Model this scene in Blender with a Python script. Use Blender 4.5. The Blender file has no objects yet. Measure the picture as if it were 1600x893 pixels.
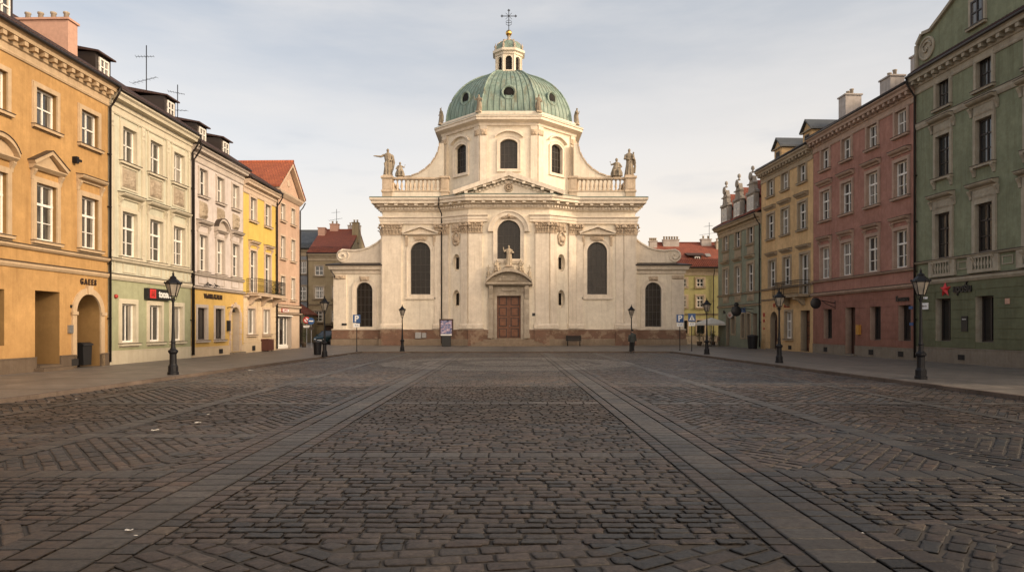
import bpy, math, random
from mathutils import Vector, Matrix, noise as mn
random.seed(7)
PI = math.pi
S = bpy.context.scene
COL = S.collection
F = 1067.0
R_ = math.radians

# ------------------------------------------------------------------ mesh builder
class MB:
    def __init__(s):
        s.v = []; s.f = []; s.m = []; s.sm = []; s.M = None
    def P(s, p):
        p = Vector(p)
        if s.M is not None: p = s.M @ p
        s.v.append(p[:]); return len(s.v) - 1
    def face(s, pts, mi=0, sm=False):
        s.f.append([s.P(p) for p in pts]); s.m.append(mi); s.sm.append(sm)
    def fi(s, idx, mi=0, sm=False):
        s.f.append(list(idx)); s.m.append(mi); s.sm.append(sm)
    def box(s, x0, x1, y0, y1, z0, z1, mi=0):
        if x0 > x1: x0, x1 = x1, x0
        if y0 > y1: y0, y1 = y1, y0
        if z0 > z1: z0, z1 = z1, z0
        a = [s.P(p) for p in ((x0,y0,z0),(x1,y0,z0),(x1,y1,z0),(x0,y1,z0),(x0,y0,z1),(x1,y0,z1),(x1,y1,z1),(x0,y1,z1))]
        for q in ((0,3,2,1),(4,5,6,7),(0,1,5,4),(1,2,6,5),(2,3,7,6),(3,0,4,7)):
            s.fi([a[i] for i in q], mi)
    def prism(s, poly, y0, y1, mi=0):
        """poly of (x,z) extruded along y"""
        n = len(poly)
        a = [s.P((x, y0, z)) for x, z in poly]; b = [s.P((x, y1, z)) for x, z in poly]
        s.fi(a, mi); s.fi(b[::-1], mi)
        for i in range(n):
            j = (i + 1) % n
            s.fi([a[j], a[i], b[i], b[j]], mi)
    def prism_x(s, poly, x0, x1, mi=0):
        """poly of (y,z) extruded along x"""
        n = len(poly)
        a = [s.P((x0, y, z)) for y, z in poly]; b = [s.P((x1, y, z)) for y, z in poly]
        s.fi(a, mi); s.fi(b[::-1], mi)
        for i in range(n):
            j = (i + 1) % n
            s.fi([a[j], a[i], b[i], b[j]], mi)
    def prism_z(s, poly, z0, z1, mi=0):
        n = len(poly)
        a = [s.P((x, y, z0)) for x, y in poly]; b = [s.P((x, y, z1)) for x, y in poly]
        s.fi(a[::-1], mi); s.fi(b, mi)
        for i in range(n):
            j = (i + 1) % n
            s.fi([a[i], a[j], b[j], b[i]], mi)
    def lathe(s, prof, n=16, c=(0,0,0), mi=0, sm=True, ph=0, axis='z'):
        rings = []
        for r, z in prof:
            ring = []
            for k in range(n):
                a = ph + 2*PI*k/n
                if axis == 'z': p = (c[0]+r*math.cos(a), c[1]+r*math.sin(a), c[2]+z)
                else: p = (c[0]+r*math.cos(a), c[1]-z, c[2]+r*math.sin(a))   # axis toward -y
                ring.append(s.P(p))
            rings.append(ring)
        for i in range(len(rings)-1):
            for k in range(n):
                l = (k+1) % n
                s.fi([rings[i][k], rings[i][l], rings[i+1][l], rings[i+1][k]], mi, sm)
        s.fi(rings[0][::-1], mi); s.fi(rings[-1], mi)
    def tube(s, pts, r, n=8, mi=0, sm=True):
        pts = [Vector(p) for p in pts]
        rr = r if isinstance(r, (list, tuple)) else [r]*len(pts)
        rings = []
        for i, p in enumerate(pts):
            d = (pts[min(i+1, len(pts)-1)] - pts[max(i-1, 0)]).normalized()
            a = Vector((0,0,1)) if abs(d.z) < .9 else Vector((1,0,0))
            u = d.cross(a).normalized(); w = d.cross(u).normalized()
            rings.append([s.P(p + rr[i]*(math.cos(2*PI*k/n)*u + math.sin(2*PI*k/n)*w)) for k in range(n)])
        for i in range(len(rings)-1):
            for k in range(n):
                l = (k+1) % n
                s.fi([rings[i][k], rings[i][l], rings[i+1][l], rings[i+1][k]], mi, sm)
        s.fi(rings[0][::-1], mi); s.fi(rings[-1], mi)
    def sweep(s, prof, path, mi=0, cap=True, closed=False):
        """profile (out, z) along plan path; outward is right of travel direction reversed: d=+x -> out=-y"""
        n = len(path); rows = []
        for i in range(n):
            p = Vector(path[i][:2])
            def nrm(a, b):
                d = (Vector(b[:2]) - Vector(a[:2])).normalized(); return Vector((d.y, -d.x))
            if closed:
                n1 = nrm(path[i-1], path[i]); n2 = nrm(path[i], path[(i+1) % n])
            else:
                n1 = nrm(path[i-1], path[i]) if i > 0 else nrm(path[0], path[1])
                n2 = nrm(path[i], path[i+1]) if i < n-1 else n1
            m = (n1 + n2).normalized(); k = 1/max(.3, m.dot(n1))
            rows.append([s.P((p.x + m.x*o*k, p.y + m.y*o*k, z)) for o, z in prof])
        rng = range(n) if closed else range(n-1)
        for i in rng:
            a, b = rows[i], rows[(i+1) % n]
            for j in range(len(prof)-1):
                s.fi([a[j], b[j], b[j+1], a[j+1]], mi)
        if cap and not closed:
            s.fi(rows[0][::-1], mi); s.fi(rows[-1], mi)
    def facade(s, x0, x1, z0, z1, ops, mi=0, mr=1, top=None):
        """wall in the y=0 plane with openings; op=(a,b,zb,zt,kind,depth); kind None/'round'/'oval'"""
        xs = sorted(set([x0, x1] + [o[0] for o in ops] + [o[1] for o in ops]))
        zs = sorted(set([z0, z1] + [o[2] for o in ops] + [o[3] for o in ops]))
        for i in range(len(xs)-1):
            for j in range(len(zs)-1):
                cx, cz = (xs[i]+xs[i+1])/2, (zs[j]+zs[j+1])/2
                if any(o[0] < cx < o[1] and o[2] < cz < o[3] for o in ops): continue
                s.face([(xs[i],0,zs[j]),(xs[i+1],0,zs[j]),(xs[i+1],0,zs[j+1]),(xs[i],0,zs[j+1])], mi)
        for a, b, zb, zt, kind, dep in ops:
            c = (a+b)/2; r = (b-a)/2
            out = outline(a, b, zb, zt, kind)
            if kind in ('round', 'seg'):
                arc = toparc(a, b, zt, kind); n = len(arc)
                for k in range(n-1):
                    cx = a if (arc[k][0]+arc[k+1][0])/2 < c else b
                    s.face([(cx,0,zt),(arc[k][0],0,arc[k][1]),(arc[k+1][0],0,arc[k+1][1])], mi)
            if kind == 'oval':
                N = 8; cz = (zb+zt)/2; rz = (zt-zb)/2
                for sx in (-1, 1):
                    for sz in (-1, 1):
                        arc = [(c+sx*r*math.cos(t), cz+sz*rz*math.sin(t)) for t in [PI/2*k/N for k in range(N+1)]]
                        for k in range(N):
                            s.face([(c+sx*r,0,cz+sz*rz),(arc[k][0],0,arc[k][1]),(arc[k+1][0],0,arc[k+1][1])], mi)
            n = len(out)
            for k in range(n):
                p, q = out[k], out[(k+1) % n]
                if zb < .09 and k == 0: continue
                s.face([(p[0],0,p[1]),(q[0],0,q[1]),(q[0],dep,q[1]),(p[0],dep,p[1])], mr)
    def band(s, out, w, y0, y1, mi=0):
        """flat frame of width w around an outline (list of x,z), front at y0, back at y1"""
        n = len(out)
        cx = sum(p[0] for p in out)/n
        big = offset(out, w)
        for k in range(n):
            l = (k+1) % n
            a, b, c, d = out[k], out[l], big[l], big[k]
            s.face([(a[0],y0,a[1]),(b[0],y0,b[1]),(c[0],y0,c[1]),(d[0],y0,d[1])], mi)
            s.face([(d[0],y0,d[1]),(c[0],y0,c[1]),(c[0],y1,c[1]),(d[0],y1,d[1])], mi)
            s.face([(a[0],y0,a[1]),(b[0],y0,b[1]),(b[0],y1,b[1]),(a[0],y1,a[1])], mi)
    def done(s, name, mats, parent=None, loc=None, bevel=0):
        me = bpy.data.meshes.new(name)
        me.from_pydata(s.v, [], s.f)
        for m in (mats if isinstance(mats, (list, tuple)) else [mats]): me.materials.append(m)
        me.polygons.foreach_set('material_index', s.m)
        me.polygons.foreach_set('use_smooth', s.sm)
        me.validate(); me.update()
        o = bpy.data.objects.new(name, me); COL.objects.link(o)
        if parent: o.parent = parent
        if loc: o.location = loc
        if bevel:
            b = o.modifiers.new('bevel', 'BEVEL'); b.width = bevel; b.segments = 2; b.limit_method = 'ANGLE'
        return o

def toparc(a, b, zt, kind, N=14):
    c = (a+b)/2; r = (b-a)/2
    if kind == 'round': return [(c - r*math.cos(t), zt-r+r*math.sin(t)) for t in [PI*k/(2*N) for k in range(2*N+1)]]
    h = r*.42; R = (r*r+h*h)/(2*h); t0 = math.asin(r/R)
    return [(c+R*math.sin(t), zt-R+R*math.cos(t)) for t in [-t0+2*t0*k/N for k in range(N+1)]]
def outline(a, b, zb, zt, kind=None, N=14):
    c = (a+b)/2; r = (b-a)/2
    if kind in ('round', 'seg'): return [(a, zb), (b, zb)] + toparc(a, b, zt, kind, N)[::-1]
    if kind == 'oval':
        cz = (zb+zt)/2; rz = (zt-zb)/2
        return [(c+r*math.cos(t), cz+rz*math.sin(t)) for t in [2*PI*k/24 for k in range(24)]]
    return [(a, zb), (b, zb), (b, zt), (a, zt)]
def offset(out, w):
    n = len(out); res = []
    for k in range(n):
        p0, p1, p2 = Vector(out[k-1]), Vector(out[k]), Vector(out[(k+1) % n])
        d1 = (p1-p0); d2 = (p2-p1)
        if d1.length < 1e-6: d1 = d2
        if d2.length < 1e-6: d2 = d1
        d1.normalize(); d2.normalize()
        n1 = Vector((d1.y, -d1.x)); n2 = Vector((d2.y, -d2.x))
        m = (n1+n2)
        m = m.normalized() if m.length > 1e-6 else n1
        res.append(tuple(p1 + m*w/max(.35, m.dot(n1))))
    return res

def tag(o, label=None, cat=None, group=None, kind=None):
    if label: o['label'] = label
    if cat: o['category'] = cat
    if group: o['group'] = group
    if kind: o['kind'] = kind
    return o
def empty(name, loc, rz=0, label=None, cat=None, group=None):
    o = bpy.data.objects.new(name, None); COL.objects.link(o); o.empty_display_size = .2
    o.location = loc; o.rotation_euler = (0, 0, rz)
    return tag(o, label, cat, group)
def bake(o):
    """replace modifiers by their evaluated mesh"""
    dg = bpy.context.evaluated_depsgraph_get(); dg.update()
    me = bpy.data.meshes.new_from_object(o.evaluated_get(dg))
    o.modifiers.clear(); o.data = me
    return o

# ------------------------------------------------------------------ materials
def nt(name):
    m = bpy.data.materials.new(name); m.use_nodes = True
    t = m.node_tree; b = t.nodes['Principled BSDF']
    return m, t, b
def N(t, typ, **kw):
    n = t.nodes.new(typ)
    for k, v in kw.items():
        if k.startswith('i_'):
            key = k[2:].replace('_', ' ')
            n.inputs[key].default_value = v
        else: setattr(n, k, v)
    return n
def mixc(t, fac, a, b, mode='MIX'):
    m = t.nodes.new('ShaderNodeMix'); m.data_type = 'RGBA'; m.blend_type = mode
    for s, v in ((0, fac), (6, a), (7, b)):
        if isinstance(v, (int, float)): m.inputs[s].default_value = v
        elif isinstance(v, tuple): m.inputs[s].default_value = (*v[:3], 1)
        else: t.links.new(v, m.inputs[s])
    return m.outputs[2]
def ramp(t, inp, stops):
    r = t.nodes.new('ShaderNodeValToRGB'); t.links.new(inp, r.inputs[0])
    e = r.color_ramp.elements
    while len(e) < len(stops): e.new(.5)
    for el, (p, c) in zip(e, stops):
        el.position = p; el.color = (c, c, c, 1) if isinstance(c, (int, float)) else (*c, 1)
    return r.outputs[0]
def pos(t, sx=1, sy=1, sz=1, obj=False):
    if obj: g = t.nodes.new('ShaderNodeTexCoord').outputs['Object']
    else: g = t.nodes.new('ShaderNodeNewGeometry').outputs['Position']
    mp = N(t, 'ShaderNodeMapping'); mp.inputs['Scale'].default_value = (sx, sy, sz)
    t.links.new(g, mp.inputs[0]); return mp.outputs[0]
def noise(t, vec, scale, detail=5, rough=.6):
    n = N(t, 'ShaderNodeTexNoise', i_Scale=scale, i_Detail=detail, i_Roughness=rough)
    t.links.new(vec, n.inputs['Vector']); return n.outputs[0]
def stucco(name, col, var=.16, dirt=.35, rough=.85, bump=.25, grime=True, base_z=2.4):
    m, t, b = nt(name)
    p = pos(t); n1 = noise(t, p, .55, 6, .65); n2 = noise(t, pos(t, 2.6, 2.6, .22), 1, 5, .7); n3 = noise(t, p, 9, 6, .7)
    c1 = tuple(x*(1-var) for x in col); c2 = tuple(min(.95, x*(1+var)) for x in col)
    c = mixc(t, ramp(t, n1, [(.3, 0.), (.7, 1.)]), c1, c2)
    dk = tuple(x*y for x, y in zip(col, (.5, .46, .42)))
    c = mixc(t, ramp(t, n2, [(.5, 0.), (.74, dirt*1.25)]), c, dk)
    c = mixc(t, ramp(t, noise(t, pos(t, 8, 8, .3), 1, 4, .6), [(.56, 0.), (.72, dirt*.8)]), c, dk)
    c = mixc(t, ramp(t, noise(t, pos(t), .38, 3, .5), [(.57, 0.), (.59, .3)]), c, tuple(min(.95, x*1.16) for x in col))
    c = mixc(t, ramp(t, noise(t, pos(t), 2.3, 7, .75), [(.42, dirt*.7), (.6, 0.)]), c, dk)
    c = mixc(t, ramp(t, n3, [(.35, .12), (.6, 0.)]), c, dk)
    if grime:
        sep = N(t, 'ShaderNodeSeparateXYZ'); t.links.new(pos(t), sep.inputs[0])
        mr = N(t, 'ShaderNodeMapRange'); mr.inputs[1].default_value = base_z; mr.inputs[2].default_value = 0.0
        t.links.new(sep.outputs[2], mr.inputs[0])
        mu = N(t, 'ShaderNodeMath', operation='MULTIPLY'); t.links.new(mr.outputs[0], mu.inputs[0]); t.links.new(n1, mu.inputs[1])
        c = mixc(t, mu.outputs[0], c, dk)
    t.links.new(c, b.inputs['Base Color']); b.inputs['Roughness'].default_value = rough
    b.inputs['Specular IOR Level'].default_value = .25
    bp = N(t, 'ShaderNodeBump', i_Strength=bump, i_Distance=.02); t.links.new(noise(t, p, 22, 6, .7), bp.inputs['Height'])
    t.links.new(bp.outputs[0], b.inputs['Normal'])
    return m
def plain(name, col, rough=.6, metal=0., var=.12, scale=6, bump=.1):
    m, t, b = nt(name)
    p = pos(t, obj=True); n = noise(t, p, scale, 5, .65)
    c = mixc(t, ramp(t, n, [(.3, 0.), (.7, 1.)]), tuple(x*(1-var) for x in col), tuple(min(1, x*(1+var)) for x in col))
    t.links.new(c, b.inputs['Base Color'])
    b.inputs['Roughness'].default_value = rough; b.inputs['Metallic'].default_value = metal
    if bump:
        bp = N(t, 'ShaderNodeBump', i_Strength=bump, i_Distance=.01); t.links.new(noise(t, p, scale*5, 4, .6), bp.inputs['Height'])
        t.links.new(bp.outputs[0], b.inputs['Normal'])
    return m
def glass(name, dark, light, rough=.1, spec=.6, curtain=False):
    m, t, b = nt(name)
    oi = N(t, 'ShaderNodeObjectInfo')
    p = pos(t, 1.5, 1.5, .35); n = noise(t, p, 2.2, 4, .6)
    c = mixc(t, ramp(t, n, [(.4, 0.), (.62, 1.)]), dark, light)
    c = mixc(t, oi.outputs['Random'], c, dark)
    if curtain:
        sep = N(t, 'ShaderNodeSeparateXYZ'); t.links.new(pos(t, obj=True), sep.inputs[0])
        ab = N(t, 'ShaderNodeMath', operation='ABSOLUTE'); t.links.new(sep.outputs[0], ab.inputs[0])
        wb = N(t, 'ShaderNodeMath', operation='MULTIPLY_ADD'); t.links.new(oi.outputs['Random'], wb.inputs[0]); wb.inputs[1].default_value = .5; wb.inputs[2].default_value = .12
        gt = N(t, 'ShaderNodeMath', operation='GREATER_THAN'); t.links.new(ab.outputs[0], gt.inputs[0]); t.links.new(wb.outputs[0], gt.inputs[1])
        fold = ramp(t, noise(t, pos(t, 14, 14, .5, obj=True), 1, 2, .5), [(.35, (.13, .12, .10)), (.6, (.34, .31, .27))])
        c = mixc(t, gt.outputs[0], c, fold)
    t.links.new(c, b.inputs['Base Color']); b.inputs['Roughness'].default_value = rough
    b.inputs['Specular IOR Level'].default_value = spec
    bp = N(t, 'ShaderNodeBump', i_Strength=.25, i_Distance=.03); t.links.new(noise(t, pos(t), 1.3, 2, .5), bp.inputs['Height'])
    t.links.new(bp.outputs[0], b.inputs['Normal'])
    return m
def bricky(name, col1, col2, mortar, bw, bh, obj=True, rough=.8, plane='xz', msize=.012, bump=.5, patch=None, off=.5):
    m, t, b = nt(name)
    src = t.nodes.new('ShaderNodeTexCoord').outputs['Object'] if obj else t.nodes.new('ShaderNodeNewGeometry').outputs['Position']
    sep = N(t, 'ShaderNodeSeparateXYZ'); t.links.new(src, sep.inputs[0])
    cmb = N(t, 'ShaderNodeCombineXYZ')
    ix = {'x':0,'y':1,'z':2}
    t.links.new(sep.outputs[ix[plane[0]]], cmb.inputs[0]); t.links.new(sep.outputs[ix[plane[1]]], cmb.inputs[1])
    br = N(t, 'ShaderNodeTexBrick', i_Scale=1.0); br.offset = off
    br.inputs['Brick Width'].default_value = bw; br.inputs['Row Height'].default_value = bh; br.inputs['Mortar Size'].default_value = msize
    br.inputs['Color1'].default_value = (*col1, 1); br.inputs['Color2'].default_value = (*col2, 1); br.inputs['Mortar'].default_value = (*mortar, 1)
    t.links.new(cmb.outputs[0], br.inputs['Vector'])
    n = noise(t, src, 1.1, 6, .65)
    c = mixc(t, ramp(t, n, [(.35, 0.), (.7, .5)]), br.outputs[0], tuple(x*.45 for x in col1))
    if patch:
        c = mixc(t, ramp(t, noise(t, src, .8, 6, .7), [(.52, 0.), (.58, .85)]), c, patch)
    t.links.new(c, b.inputs['Base Color']); b.inputs['Roughness'].default_value = rough
    bp = N(t, 'ShaderNodeBump', i_Strength=bump, i_Distance=.02); bp.invert = True
    ad = N(t, 'ShaderNodeMath', operation='ADD'); t.links.new(br.outputs[1], ad.inputs[0])
    ml = N(t, 'ShaderNodeMath', operation='MULTIPLY'); t.links.new(noise(t, src, 14, 5, .6), ml.inputs[0]); ml.inputs[1].default_value = .5
    t.links.new(ml.outputs[0], ad.inputs[1]); t.links.new(ad.outputs[0], bp.inputs['Height'])
    t.links.new(bp.outputs[0], b.inputs['Normal'])
    return m

M = {}
M['church'] = stucco('church_plaster', (.79, .715, .585), .07, .3, bump=.15)
M['church2'] = stucco('church_pilaster_plaster', (.76, .675, .555), .07, .34, bump=.15)
M['cstone'] = stucco('church_ornament_stone', (.58, .47, .35), .18, .5, bump=.5)
M['statue'] = stucco('weathered_statue_stone', (.33, .28, .21), .3, .7, bump=.7, grime=False)
M['grey_stone'] = stucco('portal_stone', (.46, .40, .32), .22, .55, bump=.6)
M['base_stone'] = stucco('rough_base_stone', (.34, .27, .2), .35, .6, bump=.8)
M['cbrick'] = bricky('church_base_brick', (.23, .105, .062), (.155, .08, .05), (.22, .17, .125), .28, .085, patch=(.30, .215, .145))
M['slate'] = bricky('slate_roof', (.10, .11, .12), (.07, .08, .085), (.04, .04, .04), .3, .2, rough=.6)
M['tile'] = bricky('red_roof_tile', (.30, .085, .045), (.23, .065, .04), (.09, .03, .02), .2, .22, plane='xy', rough=.8, bump=.8)
M['tile_y'] = bricky('red_roof_tile_side', (.42, .12, .05), (.34, .09, .045), (.12, .04, .02), .22, .2, plane='yx', rough=.8, bump=.8)
M['tile_dark'] = bricky('dark_roof_tile', (.07, .035, .028), (.05, .026, .022), (.02, .012, .01), .2, .24, plane='xy', rough=.8, bump=.8)
M['lead'] = plain('roof_sheet_metal', (.09, .095, .09), .5, .3)
M['gutter'] = plain('dark_gutter_metal', (.022, .017, .015), .5, .4)
M['iron'] = plain('black_cast_iron', (.007, .007, .009), .5, .0, bump=.3)
M['white_frame'] = plain('white_window_paint', (.78, .75, .69), .5, bump=0)
M['dark_frame'] = plain('dark_window_paint', (.035, .025, .02), .5, bump=0)
M['wood'] = plain('brown_door_wood', (.165, .062, .026), .55, var=.3, scale=3, bump=.3)
M['wood_dark'] = plain('dark_door_wood', (.06, .026, .016), .55, var=.3, scale=3, bump=.3)
M['lead_bar'] = plain('dull_lead_bars', (.05, .044, .038), .6, bump=0)
M['iron'].node_tree.nodes['Principled BSDF'].inputs['Specular IOR Level'].default_value = .25
M['glass_w'] = glass('window_glass_curtained', (.025, .027, .028), (.13, .12, .10), .06, .9, True)
M['glass_d'] = glass('window_glass_dark', (.010, .010, .011), (.04, .036, .032), .06, .8)
M['glass_c'] = glass('church_leaded_glass', (.014, .011, .009), (.034, .026, .02), .25, .25)
M['dark'] = plain('deep_shadow_interior', (.012, .01, .009), .9)
M['gold'] = plain('gilded_copper', (.7, .42, .12), .3, 1.)
M['black'] = plain('black_paint', (.01, .01, .011), .5, bump=0)
M['letter_dark'] = plain('dark_lettering', (.03, .015, .01), .6, bump=0)
M['white'] = plain('white_paint', (.78, .78, .76), .5, bump=0)
M['redp'] = plain('red_paint', (.55, .03, .03), .45, bump=0)
M['redd'] = plain('dark_red_paint', (.35, .03, .02), .5, bump=0)
M['bluep'] = plain('blue_sign_paint', (.025, .085, .24), .4, bump=0)
M['pinkp'] = plain('chimney_pink', (.5, .3, .22), .85)
M['chim'] = stucco('chimney_plaster', (.48, .44, .41), .15, .5, grime=False)
M['greymetal'] = plain('galvanised_steel', (.3, .3, .3), .45, .7)
M['trim_o'] = stucco('trim_ochre_cream', (.50, .375, .24), .08, .3)
M['trim_g'] = stucco('trim_pale_cream', (.58, .53, .41), .06, .25)
M['trim_w'] = stucco('trim_greyish_white', (.50, .44, .385), .07, .3)
M['trim_p'] = stucco('trim_pinkish_cream', (.58, .46, .35), .06, .25)
M['trim_r'] = stucco('trim_brown_pink', (.43, .31, .24), .1, .4)
M['trim_dg'] = stucco('trim_grey_cream', (.40, .355, .275), .12, .45)
M['trim_y2'] = stucco('trim_grey_beige', (.38, .31, .22), .1, .4)
M['orange'] = stucco('orange_ochre_render', (.47, .285, .115), .17, .4)
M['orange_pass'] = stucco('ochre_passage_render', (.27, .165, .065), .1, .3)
M['pgreen_up'] = stucco('pale_sage_render', (.56, .555, .44), .06, .3)
M['pgreen_lo'] = stucco('light_green_render', (.345, .36, .23), .08, .3)
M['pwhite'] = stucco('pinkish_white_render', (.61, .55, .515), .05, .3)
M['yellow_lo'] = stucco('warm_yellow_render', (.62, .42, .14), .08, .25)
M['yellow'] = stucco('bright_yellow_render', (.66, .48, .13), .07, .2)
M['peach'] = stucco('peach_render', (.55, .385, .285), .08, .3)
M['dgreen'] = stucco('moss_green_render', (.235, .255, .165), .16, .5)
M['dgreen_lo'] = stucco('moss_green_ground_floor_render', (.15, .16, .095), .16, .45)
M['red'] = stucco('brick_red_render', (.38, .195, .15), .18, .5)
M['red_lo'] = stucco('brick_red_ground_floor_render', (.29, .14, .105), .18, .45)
M['yellow2'] = stucco('dull_yellow_render', (.62, .43, .225), .13, .45)
M['sage'] = stucco('sage_green_render', (.25, .275, .21), .13, .4)
M['lime'] = stucco('lime_green_render', (.32, .30, .14), .1, .4)
M['beige'] = stucco('drab_beige_render', (.31, .25, .155), .1, .4)
M['bluegrey'] = stucco('blue_grey_render', (.26, .27, .29), .1, .4)
M['gable_s'] = stucco('weathered_gable_plaster', (.36, .33, .29), .15, .6)
M['scrap'] = plain('crumpled_paper', (.45, .43, .39), .8)
M['statue_light'] = stucco('pale_carved_stone', (.50, .42, .31), .2, .6, bump=.6, grime=False)
M['flash'] = plain('dark_sheet_flashing', (.05, .036, .028), .5, .2)
M['carved'] = stucco('carved_relief_plaster', (.44, .37, .28), .2, .7, bump=.5)
M['plinth'] = stucco('house_plinth_stone', (.27, .235, .19), .2, .6, bump=.6)
M['plinth_d'] = stucco('dark_plinth_stone', (.15, .115, .085), .3, .5, bump=.6)
M['cream_wall'] = stucco('cream_ground_floor_render', (.68, .55, .38), .06, .25)

def copper():
    m, t, b = nt('green_copper_patina')
    p = pos(t); n1 = noise(t, p, .7, 6, .65); n2 = noise(t, pos(t, 2.2, 2.2, .25), 1.3, 6, .7); n3 = noise(t, p, 6, 5, .7)
    c = mixc(t, ramp(t, n1, [(.3, 0.), (.7, 1.)]), (.155, .235, .195), (.31, .385, .32))
    c = mixc(t, ramp(t, n2, [(.46, 0.), (.7, .85)]), c, (.075, .10, .07))
    c = mixc(t, ramp(t, n3, [(.3, .4), (.5, 0.)]), c, (.10, .2, .15))
    c = mixc(t, ramp(t, noise(t, pos(t, 1.6, 1.6, .5), .9, 7, .75), [(.52, 0.), (.62, .65)]), c, (.17, .155, .10))
    # horizontal sheet joints
    sep = N(t, 'ShaderNodeSeparateXYZ'); t.links.new(p, sep.inputs[0])
    fr = N(t, 'ShaderNodeMath', operation='MULTIPLY'); t.links.new(sep.outputs[2], fr.inputs[0]); fr.inputs[1].default_value = 1.35
    f2 = N(t, 'ShaderNodeMath', operation='FRACT'); t.links.new(fr.outputs[0], f2.inputs[0])
    c = mixc(t, ramp(t, f2.outputs[0], [(0., .45), (.05, 0.)]), c, (.04, .08, .06))
    t.links.new(c, b.inputs['Base Color']); b.inputs['Roughness'].default_value = .6
    bp = N(t, 'ShaderNodeBump', i_Strength=.4, i_Distance=.04); t.links.new(n3, bp.inputs['Height']); t.links.new(bp.outputs[0], b.inputs['Normal'])
    return m
M['copper'] = copper()
M['copper_dark'] = plain('dark_copper_seam', (.085, .13, .105), .6)

def stone_mat():
    m, t, b = nt('cobblestone_granite')
    at = N(t, 'ShaderNodeAttribute', attribute_name='stone')
    p = pos(t); n1 = noise(t, p, 9, 9, .78); n2 = noise(t, p, .33, 5, .6); n3 = noise(t, p, 45, 5, .7)
    c = mixc(t, 1.0, at.outputs['Color'], ramp(t, noise(t, p, 24, 7, .8), [(.3, .45), (.7, 1.6)]), 'MULTIPLY')
    c = mixc(t, ramp(t, n1, [(.36, .8), (.52, 0.)]), c, (.02, .017, .015))
    c = mixc(t, ramp(t, n3, [(.45, 0.), (.7, .5)]), c, (.17, .145, .122))
    c = mixc(t, 1.0, c, ramp(t, n2, [(.3, (.28, .285, .29)), (.7, (.62, .59, .565))]), 'MULTIPLY')
    t.links.new(c, b.inputs['Base Color'])
    t.links.new(ramp(t, n1, [(.25, .68), (.75, .38)]), b.inputs['Roughness'])
    bw = N(t, 'ShaderNodeRGBToBW'); t.links.new(at.outputs['Color'], bw.inputs[0]); t.links.new(ramp(t, bw.outputs[0], [(.017, 0.), (.024, .5)]), b.inputs['Specular IOR Level'])
    bp = N(t, 'ShaderNodeBump', i_Strength=1.0, i_Distance=.02); t.links.new(n1, bp.inputs['Height'])
    t.links.new(bp.outputs[0], b.inputs['Normal'])
    return m
M['cobble'] = stone_mat()
M['joint'] = plain('joint_sand', (.028, .023, .019), .95, var=.4, scale=3, bump=.6)

def pavement():
    m, t, b = nt('pavement_slabs')
    p = pos(t)
    br = N(t, 'ShaderNodeTexBrick', i_Scale=1.0); br.offset = .5
    for k, v in (('Brick Width', .7), ('Row Height', .5), ('Mortar Size', .012)): br.inputs[k].default_value = v
    br.inputs['Color1'].default_value = (.19, .165, .14, 1); br.inputs['Color2'].default_value = (.15, .13, .11, 1); br.inputs['Mortar'].default_value = (.045, .038, .032, 1)
    t.links.new(p, br.inputs['Vector'])
    c = br.outputs[0]
    # darker setting-out bands
    sep = N(t, 'ShaderNodeSeparateXYZ'); t.links.new(p, sep.inputs[0])
    for ax, sc, ph in ((1, 1/4.2, .3), (0, 1/3.9, .13)):
        mm = N(t, 'ShaderNodeMath', operation='MULTIPLY_ADD'); t.links.new(sep.outputs[ax], mm.inputs[0]); mm.inputs[1].default_value = sc; mm.inputs[2].default_value = ph
        ff = N(t, 'ShaderNodeMath', operation='FRACT'); t.links.new(mm.outputs[0], ff.inputs[0])
        c = mixc(t, ramp(t, ff.outputs[0], [(0., .6), (.09, .6), (.1, 0.)]), c, (.10, .09, .08))
    n = noise(t, p, .6, 6, .65)
    c = mixc(t, ramp(t, n, [(.4, 0.), (.75, .5)]), c, (.05, .042, .036))
    c = mixc(t, ramp(t, noise(t, p, 12, 5, .7), [(.3, .35), (.55, 0.)]), c, (.05, .042, .036))
    t.links.new(c, b.inputs['Base Color']); b.inputs['Roughness'].default_value = .55; b.inputs['Specular IOR Level'].default_value = .4
    bp = N(t, 'ShaderNodeBump', i_Strength=.4, i_Distance=.01); bp.invert = True; t.links.new(br.outputs[1], bp.inputs['Height']); t.links.new(bp.outputs[0], b.inputs['Normal'])
    return m
M['pave'] = pavement()
M['kerb'] = stucco('kerb_granite', (.13, .10, .08), .3, .4, grime=False, bump=.5)
M['asphalt'] = plain('street_asphalt', (.05, .046, .042), .85, scale=2, bump=.4)
M['foliage'] = plain('dark_foliage', (.035, .055, .02), .7, var=.5, scale=8)

# ------------------------------------------------------------------ text
def lettering(txt, size, mat, parent, loc, depth=.02, name='lettering', rot=(PI/2, 0, 0), align='CENTER', sx=1.0, bold=0.0):
    cu = bpy.data.curves.new('lettering', 'FONT'); cu.body = txt; cu.size = size; cu.extrude = depth; cu.offset = bold
    cu.align_x = align; cu.align_y = 'CENTER'
    tmp = bpy.data.objects.new('tmp', cu); COL.objects.link(tmp)
    dg = bpy.context.evaluated_depsgraph_get(); dg.update()
    me = bpy.data.meshes.new_from_object(tmp.evaluated_get(dg))
    bpy.data.objects.remove(tmp)
    me.materials.clear(); me.materials.append(mat)
    me.transform(Matrix.Diagonal((sx, 1, 1, 1)))
    o = bpy.data.objects.new(name, me); COL.objects.link(o); o.parent = parent
    o.location = loc; o.rotation_euler = rot
    return o

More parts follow.
